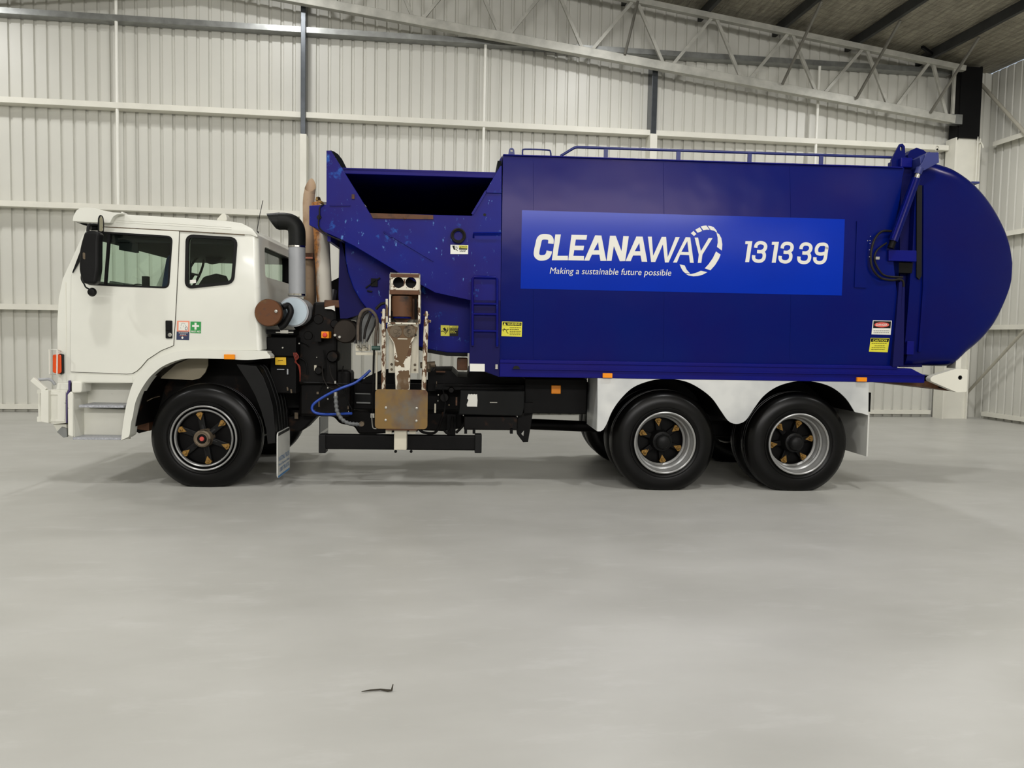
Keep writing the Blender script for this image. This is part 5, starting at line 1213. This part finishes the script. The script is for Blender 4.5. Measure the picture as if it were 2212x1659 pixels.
# steps
yb = .30
zst, zsb = T(200, 824, .05).z, T(200, 948, .05).z
stp = node(MB().prism(L([(172, 826), (292, 829), (280, 948), (158, 944)], yb), yb, yb+.02), 'step_well', M['steppaint'], label='cream boarding step well below the cab door')
P(MB().prism(L([(172, 880), (280, 884), (270, 944), (160, 940)], yb-.06), yb-.08, yb), 'well_panel', M['steppaint'], stp, bevel=.01)
xw = T(158, 900, .03).x
P(MB().box(xw, xw+.012, .03, yb+.01, T(160, 944, .03).z, T(160, 830, .03).z), 'side_wall', M['steppaint'], stp)
P(MB().prism(L([(145, 852), (152, 845), (157.5, 849), (157.5, 945), (146, 941)], .0), .0, .05), 'front_post', M['steppaint'], stp, bevel=.012)
P(MB().prism(roundpoly(L([(154, 823), (177, 824), (176, 848), (154, 849)], .0), .02), .0, .2), 'corner_block', M['steppaint'], stp, bevel=.012)
for (xa_, ya_, xb_, yb2, hgt) in ((170, 872, 267, 877, 5.5), (157, 942, 261, 945, 5)):
    p, q = T(xa_, ya_, .01), T(xb_, ya_, .01); h_ = hgt/233
    tr_ = P(MB().box(p.x, q.x, .01, yb, p.z-h_-.012, p.z-.012), 'step_tread', M['tread'], stp, bevel=.003)
# bumper and bull bar
bm_ = node(MB().prism(roundpoly(L([(103, 842), (146.5, 842), (143, 852), (142.5, 914), (118, 916), (104, 914)], .05), .01), .05, W-.05), 'front_bumper', M['bumperpaint'], bevel=.008, label='white steel front bumper')
P(MB().prism([L([(106, 846), (143, 846), (141, 911), (107, 911)], .05), L([(110, 853), (125, 853), (125, 905), (109, 905)], .05)[::-1]], .042, .05), 'bumper_frame', M['bumperpaint'], bm_, bevel=.003)
node(MB().prism(L([(88, 842), (104.5, 843), (104.5, 914), (88, 911)], .0), .0, .06), 'bull_bar_upright', M['bumperpaint'], bevel=.004)
for a, b_ in (((80, 842), (104, 850)), ((80, 900), (104, 911))):
    node(MB().prism(L([a, (b_[0], a[1]), b_, (a[0], b_[1])], .1), .1, .14), 'bull_bar_tab', M['bumperpaint'])
node(MB().bar(T(70.5, 819, .02), T(99, 843, .02), .045, .035, (0, 1, 0)), 'bull_bar_stay', M['bumperpaint'], bevel=.004)
node(MB().box(T(80, 846, .1).x, T(88, 846, .1).x, .1, W-.1, T(84, 911, .1).z, T(84, 845, .1).z), 'bull_bar', M['bumperpaint'], bevel=.02)
node(MB().tube(catmull([T(84, 820, .3), T(96, 819.5, .3), T(105, 819, .3), T(113, 823, .3), T(119, 831, .3)], 5), .014, 10), 'tow_loop', M['pipe_grey'])
node(MB().prism(L([(124, 826), (149, 826), (149, 843), (120, 843)], Y0), Y0, W-Y0), 'front_valance', M['cab'], bevel=.01)
node(MB().prism(L([(147.5, 822), (152, 822), (151, 844), (145.5, 852), (144.5, 914), (142.5, 914), (143, 850), (147.5, 843)], .03), .03, .05), 'edge_trim', plain('violet_edge', S(66, 52, 104), .5))
node(MB().prism(L([(114, 916), (143, 916), (146, 943), (138, 944), (124, 934)], .1), .1, W-.1), 'bumper_skirt', M['bumperpaint'], bevel=.006)
node(MB().prism(L([(124, 933), (134, 922), (145, 925), (146, 944), (138, 945)], .09), .08, .1), 'scraped_corner', M['flap_dark'])
# indicator and its guard
ind = node(MB().prism(roundpoly(L([(113, 766), (125, 765), (131.5, 767), (132, 805), (126, 808), (113, 805)], .0), .015), -.0, .09), 'indicator_lamp', M['orange'], bevel=.008, label='orange indicator lamp behind a white wire guard')
P(MB().prism(roundpoly(L([(126, 764), (133, 766), (133.5, 807), (127, 809)], .0), .006), .01, .1), 'lamp_housing', M['black'], ind)
P(MB().tube([T(131, 758, .05), T(123.5, 755.5, -.05), T(123, 809, -.05), T(107, 808.5, -.02), T(106.5, 755, -.02), T(123.5, 755.5, -.05)], .006, 6).tube([T(123, 809, -.05), T(133, 810, .05)], .006, 6), 'wire_guard', M['cab'], ind)
# front corner seams
node(MB().tube([T(142, 610, Y0-.002), T(143, 720, Y0-.002), T(143.5, 822, Y0-.002)], .003, 6), 'corner_seam', M['girt_cream'])
# sun visor
vz = roundpoly(L([(157.5, 477.5), (160, 466), (166, 455), (175, 449.5), (190, 448.5), (206, 450), (225, 455), (245, 459), (264, 460), (264, 462), (252, 464), (245, 469), (241, 476), (239, 481.7), (186, 480)], -.02), .01, 3)
vs_ = node(MB().prism(vz, -.03, W+.03), 'sun_visor', M['cab'], bevel=.02, label='white external sun visor on the cab roof front')
P(MB().prism(L([(162, 478.5), (186, 481), (186, 487), (180, 486)], .1), .1, W-.1), 'visor_underside', M['matblack'], vs_)
# mirrors
mr = node(MB().prism(roundpoly(L([(188, 504), (193, 500.5), (207, 499), (223, 504), (219.6, 520), (219, 583), (213.5, 615), (184.6, 613.5), (176.5, 585), (177.5, 542), (183, 519)], -.24), .03, 4), -.30, -.20), 'door_mirror', M['black'], bevel=.03, seg=4, label='tall black door mirror')
P(MB().lathe(T(180.5, 552, -.29), [(0.0, .0), (.0, .014)], 10).prism(roundpoly(L([(178.5, 545), (184, 546), (184, 561), (179, 559)], -.302), .01), -.302, -.30), 'mirror_badge', M['hubmetal'], mr)
P(MB().tube(catmull([T(190, 505, -.24), T(191, 490, -.22), T(196, 485.5, -.2), T(214, 487, -.12)], 4), .014, 10).tube([T(196, 492, -.15), T(213, 492, -.1)], .025, 10), 'mirror_arm', M['black'], mr)
P(MB().prism(roundpoly(L([(188, 503), (190, 500), (186, 540), (157, 590), (156, 588)], Y0-.03), .003), Y0-.03, Y0-.02), 'pillar_rail', M['black'], mr)
c_ = T(217, 484, -.14)
P(MB().lathe((0, 0, 0), [(0, .0)], 3) if False else MB().prism(roundpoly(L([(211, 495), (212, 470), (217, 463), (222, 468), (224, 485), (222.5, 503), (212, 503)], -.14), .02, 4), -.15, -.12), 'kerb_mirror', M['black'], mr, bevel=.006)
P(MB().prism(roundpoly(L([(215, 500), (215.5, 472), (219, 466), (222, 475), (222.5, 500)], -.15), .01, 4), -.156, -.15), 'kerb_mirror_face', M['mirror'], mr)
P(MB().tube(catmull([T(177, 590, -.2), T(176, 603, -.2), T(182, 614, -.2), T(186, 621, -.2), T(196, 626, -.2)], 5), .007, 8), 'wire_arm', M['black'], mr)
P(MB().lathe(T(199, 631, -.2), [(-.03, .0), (-.025, .03), (0, .04), (.025, .03), (.03, 0)], 18), 'blind_spot_mirror', M['black'], mr)
# antenna
q = T(555, 500, .45)
an = node(MB().tube([T(555, 509, .2), T(555, 500, .2)], .017, 10), 'antenna', M['textblack'])
P(MB().tube([T(555, 500, .2), T(561, 465, .2), T(568, 433, .2)], .0032, 6), 'whip', M['textblack'], an)
P(MB().tube(catmull([T(556, 510, .16), T(557, 516, .16), T(553, 523, .16), T(550, 530, .16)], 3), .004, 6), 'aerial_cable', M['textblack'], an)
# front mudguard (black plastic) and flap
outp = [(511, 787), (553, 790.6), (569, 815), (581, 847), (589.6, 879), (594, 925), (594, 957)]
inp = [(578, 959), (575, 928), (566, 893), (552, 856), (534.5, 824), (511, 788)]
fg = node(MB().prism(L(outp+inp, .02), .02, .05), 'front_mudguard', M['black'], bevel=.006, label='black plastic mudguard behind the front wheel')
po = [(v.x, v.y) for v in catmull([Vector(p) for p in L(outp, .02)], 4)]
P(sheet(po, .03, .62), 'mudguard_skin', M['black'], fg)
for k in (.16, .28, .40, .52):
    P(MB().tube([Vector((x+.004, k, z)) for x, z in po[4:]], .008, 6), 'mudguard_rib', M['black'], fg)
xm = T(597, 980, .02).x
def flapX(px, py): q = TX(px, py, xm); return (q.y, q.z)
fpts = roundpoly([(.03, TX(599, 934, xm).z), (.56, TX(599, 934, xm).z), (.56, TX(599, 1033, xm).z-.0), (.03, TX(599, 1033, xm).z)], .05)
mf_ = node(MB().prism(fpts, xm, xm+.01, plane='x'), 'front_mudflap', M['flap'], label='white mudflap with blue printing behind the front wheel')
P(MB().prism([(.055, fpts[0][1]), (.53, fpts[0][1]), (.53, fpts[0][1]), (.055, fpts[0][1])], xm+.01, xm+.012, plane='x') if False else MB().box(xm+.010, xm+.012, .06, .54, T(0, 0).z*0+max(p[1] for p in fpts)-.035, max(p[1] for p in fpts)-.008), 'dark_band', M['textblack'], mf_)
zbm = min(p[1] for p in fpts)
P(MB().box(xm+.010, xm+.012, .05, .54, zbm+.004, zbm+.022), 'blue_band', M['text_blue'], mf_)
for body_, z0_, z1_, y0_, y1_ in (('NATIONAL TRUCKS', .155, .20, .07, .53), ('Parts Service Sales', .11, .135, .07, .53), ('1300 TRUCKS', .05, .09, .10, .53)):
    P(text_mb(body_, None, fn=lambda u, t: Vector((xm+.0125, y0_+(y1_-y0_)*u, zbm+z0_+(z1_-z0_)*t))), 'printing', M['text_blue'], mf_)
xm2 = T(692, 940, W-.6).x
far_ = node(MB().box(xm2-.01, xm2, W-.62, W-.05, TX(680, 985, xm2).z, TX(680, 908, xm2).z), 'far_mudflap', M['flap_dark'])
for k in range(3): P(MB().box(xm2, xm2+.002, W-.60, W-.08, TX(680, 985, xm2).z+.05+.07*k, TX(680, 985, xm2).z+.08+.07*k), 'flap_stripe', M['flap'], far_)

# ================================================================== STICKERS
def fc(Yp):
    return lambda px, py, off=.002: (lambda q: q)(T(px, py, Yp-off))
def quad(f, pts, mat, name, parent, off=.002, label=None):
    v0 = [f(x, y, off) for x, y in pts]; v1 = [f(x, y, off-.0015) for x, y in pts]; n = len(pts)
    mb = MB().add(v0+v1, [list(range(n)), list(range(2*n-1, n-1, -1))]+[(i, (i+1) % n, n+(i+1) % n, n+i) for i in range(n)])
    return P(mb, name, mat, parent, label=label)
def txt(f, body_, box, mat, parent, off=.0035, bold=.0):
    x0, y0, x1, y1 = box
    return P(text_mb(body_, None, bold=bold, fn=lambda u, t: f(x0+(x1-x0)*u, y1+(y0-y1)*t, off)), 'printing', mat, parent)
def lines(f, rows, mat, parent, off=.003):
    mb = MB()
    for x0, x1, y in rows:
        x = x0
        while x < x1-1:
            wd = min(random.uniform(1.8, 4.5), x1-x); v = [f(x, y-.55, off), f(x+wd, y-.55, off), f(x+wd, y+.55, off), f(x, y+.55, off)]
            mb.add(v, [(0, 1, 2, 3)]); x += wd+.8
    P(mb, 'fine_print', mat, parent)
fb_ = lambda px, py, off=.002: TC(px, py, off)
def strokes(f, segs, w_, mat, parent, off=.0035, name='pictogram'):
    mb = MB()
    for sg_ in segs:
        for a, b_ in zip(sg_, sg_[1:]):
            a, b_ = Vector(a), Vector(b_); d = (b_-a).normalized(); n_ = Vector((-d.y, d.x))*w_/2
            mb.add([f(*(a+n_), off), f(*(b_+n_), off), f(*(b_-n_), off), f(*(a-n_), off)], [(0, 1, 2, 3)])
    P(mb, name, mat, parent)
s1 = quad(fb_, [(1084.5, 694.5), (1128, 695.5), (1127, 727.5), (1083, 726)], M['yellow'], 'warning_sticker', body, label='yellow warning sticker')
quad(fb_, [(1086, 696), (1126.5, 697), (1126, 703.8), (1086, 703)], M['textblack'], 'sticker_header', s1, .003)
quad(fb_, [(1087, 702.8), (1090.3, 696.8), (1093.8, 702.9)], M['yellow'], 'sticker_triangle', s1, .004)
txt(fb_, 'WARNING', (1096, 697.8, 1124, 702.6), M['yellow'], s1, .0045, .02)
lines(fb_, [(1101, 1125, 708), (1101, 1121, 711.8), (1101, 1125, 715.5), (1101, 1124, 719.3), (1101, 1124, 723)], M['textblack'], s1)
strokes(fb_, [[(1084.5, 713), (1089, 711.5), (1094, 712.5), (1099, 711)], [(1089, 711.5), (1087, 716)], [(1094, 712.5), (1095, 718), (1098, 720)], [(1088, 709.5), (1092, 712)]], 1.1, M['textblack'], s1)
d1 = quad(fb_, [(1885.5, 692), (1926.5, 692.7), (1924, 723.3), (1882.5, 722.3)], M['white'], 'danger_sticker', body, label='danger sticker with a red oval')
quad(fb_, [(1887, 693.6), (1924.8, 694.3), (1923.6, 709), (1886, 708.6)], M['textblack'], 'sticker_header', d1, .003)
quad(fb_, [(1904.8+16*math.cos(t*PI/12), 701.6+5.6*math.sin(t*PI/12)) for t in range(24)], M['danger_red'], 'danger_oval', d1, .004)
txt(fb_, 'DANGER', (1893, 699.4, 1917, 703.8), M['white'], d1, .0055, .01)
lines(fb_, [(1887, 1922, 714.8), (1887, 1921, 718.8)], M['textblack'], d1)
c1 = quad(fb_, [(1881, 730), (1921.5, 730.8), (1917.5, 761), (1877, 759.7)], M['yellow'], 'caution_sticker', body, label='yellow caution sticker')
quad(fb_, [(1882, 731), (1920.5, 731.8), (1919, 739), (1881, 738.2)], M['textblack'], 'sticker_header', c1, .003)
txt(fb_, 'CAUTION', (1885.5, 732.8, 1916, 737.6), M['yellow'], c1, .0045, .02)
lines(fb_, [(1883, 1917, 741.5), (1889, 1911, 747), (1883, 1912, 751.3), (1882, 1911, 755.3)], M['textblack'], c1)
fh = fc(.0)
h1 = quad(fh, [(973, 528.7), (1011.5, 529.3), (1011, 549), (973, 548.8)], M['white'], 'hopper_sticker', hop, label='small white hazard sticker on the hopper side')
quad(fh, [(991.5, 530), (1010.5, 530.3), (1010, 536.5), (991.5, 536)], M['yellow'], 'sticker_header', h1, .003)
quad(fh, [(991.5, 536.2), (1009.5, 536.6), (1009, 539.5), (991.5, 539.2)], M['textblack'], 'sticker_band', h1, .003)
txt(fh, 'DANGER', (996, 531, 1009, 535.2), M['textblack'], h1)
quad(fh, [(992.3, 535.4), (994, 531.2), (995.6, 535.5)], M['textblack'], 'sticker_triangle', h1, .0035)
lines(fh, [(993, 1007, 541.6), (993, 1005, 543.6)], M['textblack'], h1)
quad(fh, [(977, 530.5), (982, 530.5), (982.5, 536), (984, 540.5), (980, 539), (978, 534)], M['textblack'], 'pictogram', h1, .003)
strokes(fh, [[(983, 534), (986, 533), (988, 536), (986, 539), (983, 537)], [(985, 539), (989, 542)]], .9, M['textblack'], h1)
belly_obj = [o for o in C.objects if o.name == 'hopper_belly'][0]
fy = fc(YB)
b1 = quad(fy, [(952, 702.5), (971, 703), (971, 726), (952, 725.5)], M['yellow'], 'belly_sticker', belly_obj, label='yellow and black hazard sticker on the hopper belly')
quad(fy, [(971, 703), (990.5, 703.3), (989.5, 726), (971, 726)], M['textblack'], 'sticker_panel', b1)
quad(fy, [(971.5, 703.4), (990, 703.7), (989.8, 708), (971.5, 707.8)], M['yellow'], 'sticker_header', b1, .003)
txt(fy, 'DANGER', (977, 704.2, 989, 707.4), M['textblack'], b1)
lines(fy, [(972, 989, 710.5), (972, 988.5, 713.2), (972, 984, 716), (972, 985, 719)], M['yellow'], b1)
quad(fy, [(956.5, 710), (960.5, 707), (965, 713), (961, 716)], M['textblack'], 'pictogram', b1, .003)
strokes(fy, [[(952.5, 716), (957, 715), (961, 718), (966, 714), (968.5, 712)], [(961, 722), (967, 715), (967.5, 707.5)]], 1.3, M['textblack'], b1)
fk = fc(Y0)
k1 = quad(fk, [(382.5, 692.8), (409.5, 693.2), (409, 716.5), (382, 716)], M['salmon'], 'hygiene_sticker', cab, label='square sticker with an orange border behind the door')
quad(fk, [(386, 695.5), (406.5, 696), (406.3, 714), (385.5, 713.5)], M['white'], 'sticker_panel', k1, .003)
strokes(fk, [[(391, 704), (392, 699), (396, 698), (400, 700)], [(390, 707), (391, 710)], [(396, 703), (397, 707)], [(400, 704), (402, 702)]], .7, M['flap_dark'], k1)
strokes(fk, [[(400, 711), (400.5, 707.5), (402.5, 705.5), (404.5, 708), (404.5, 711.5), (402, 713), (400, 711)]], 1.0, M['navy'], k1)
k2 = quad(fk, [(381.5, 716.2), (409, 716.7), (408.3, 735), (381, 734)], M['navy'], 'navy_sticker', cab, label='navy sticker below the orange bordered one')
lines(fk, [(386, 406, 719), (389, 402, 722), ], M['white'], k2); lines(fk, [(388, 404, 725)], M['salmon'], k2)
quad(fk, [(394+2.3*math.cos(t*PI/6), 729.5+2.5*math.sin(t*PI/6)) for t in range(12)], M['white'], 'shield', k2, .003)
k3 = quad(fk, [(411.5, 694.6), (434.5, 695), (434, 720), (411, 719.2)], M['green'], 'first_aid_sticker', cab, label='green first aid sticker with a white cross')
quad(fk, [(420.2, 697), (424.6, 697), (424.6, 702.2), (430, 702.3), (430, 706.6), (424.6, 706.5), (424.5, 712), (420.1, 711.9), (420.2, 706.4), (415, 706.3), (415, 702), (420.2, 702.1)], M['white'], 'cross', k3, .003)
txt(fk, 'FIRST AID', (412.5, 714.3, 432.5, 718), M['white'], k3, .003, .02)
for x, y in ((1874, 512), (1873, 521), (1868, 521.5), (1873, 527), (1872, 541), (1872, 556)):
    P(MB().lathe(TC(x, y, .058), [(0, .0), (.001, .004)], 6) if False else MB().box(TC(x, y).x-.004, TC(x, y).x+.004, TC(x, y, .06).y, TC(x, y, .056).y, TC(x, y).z-.003, TC(x, y).z+.003), 'rivet', M['steel'], body)
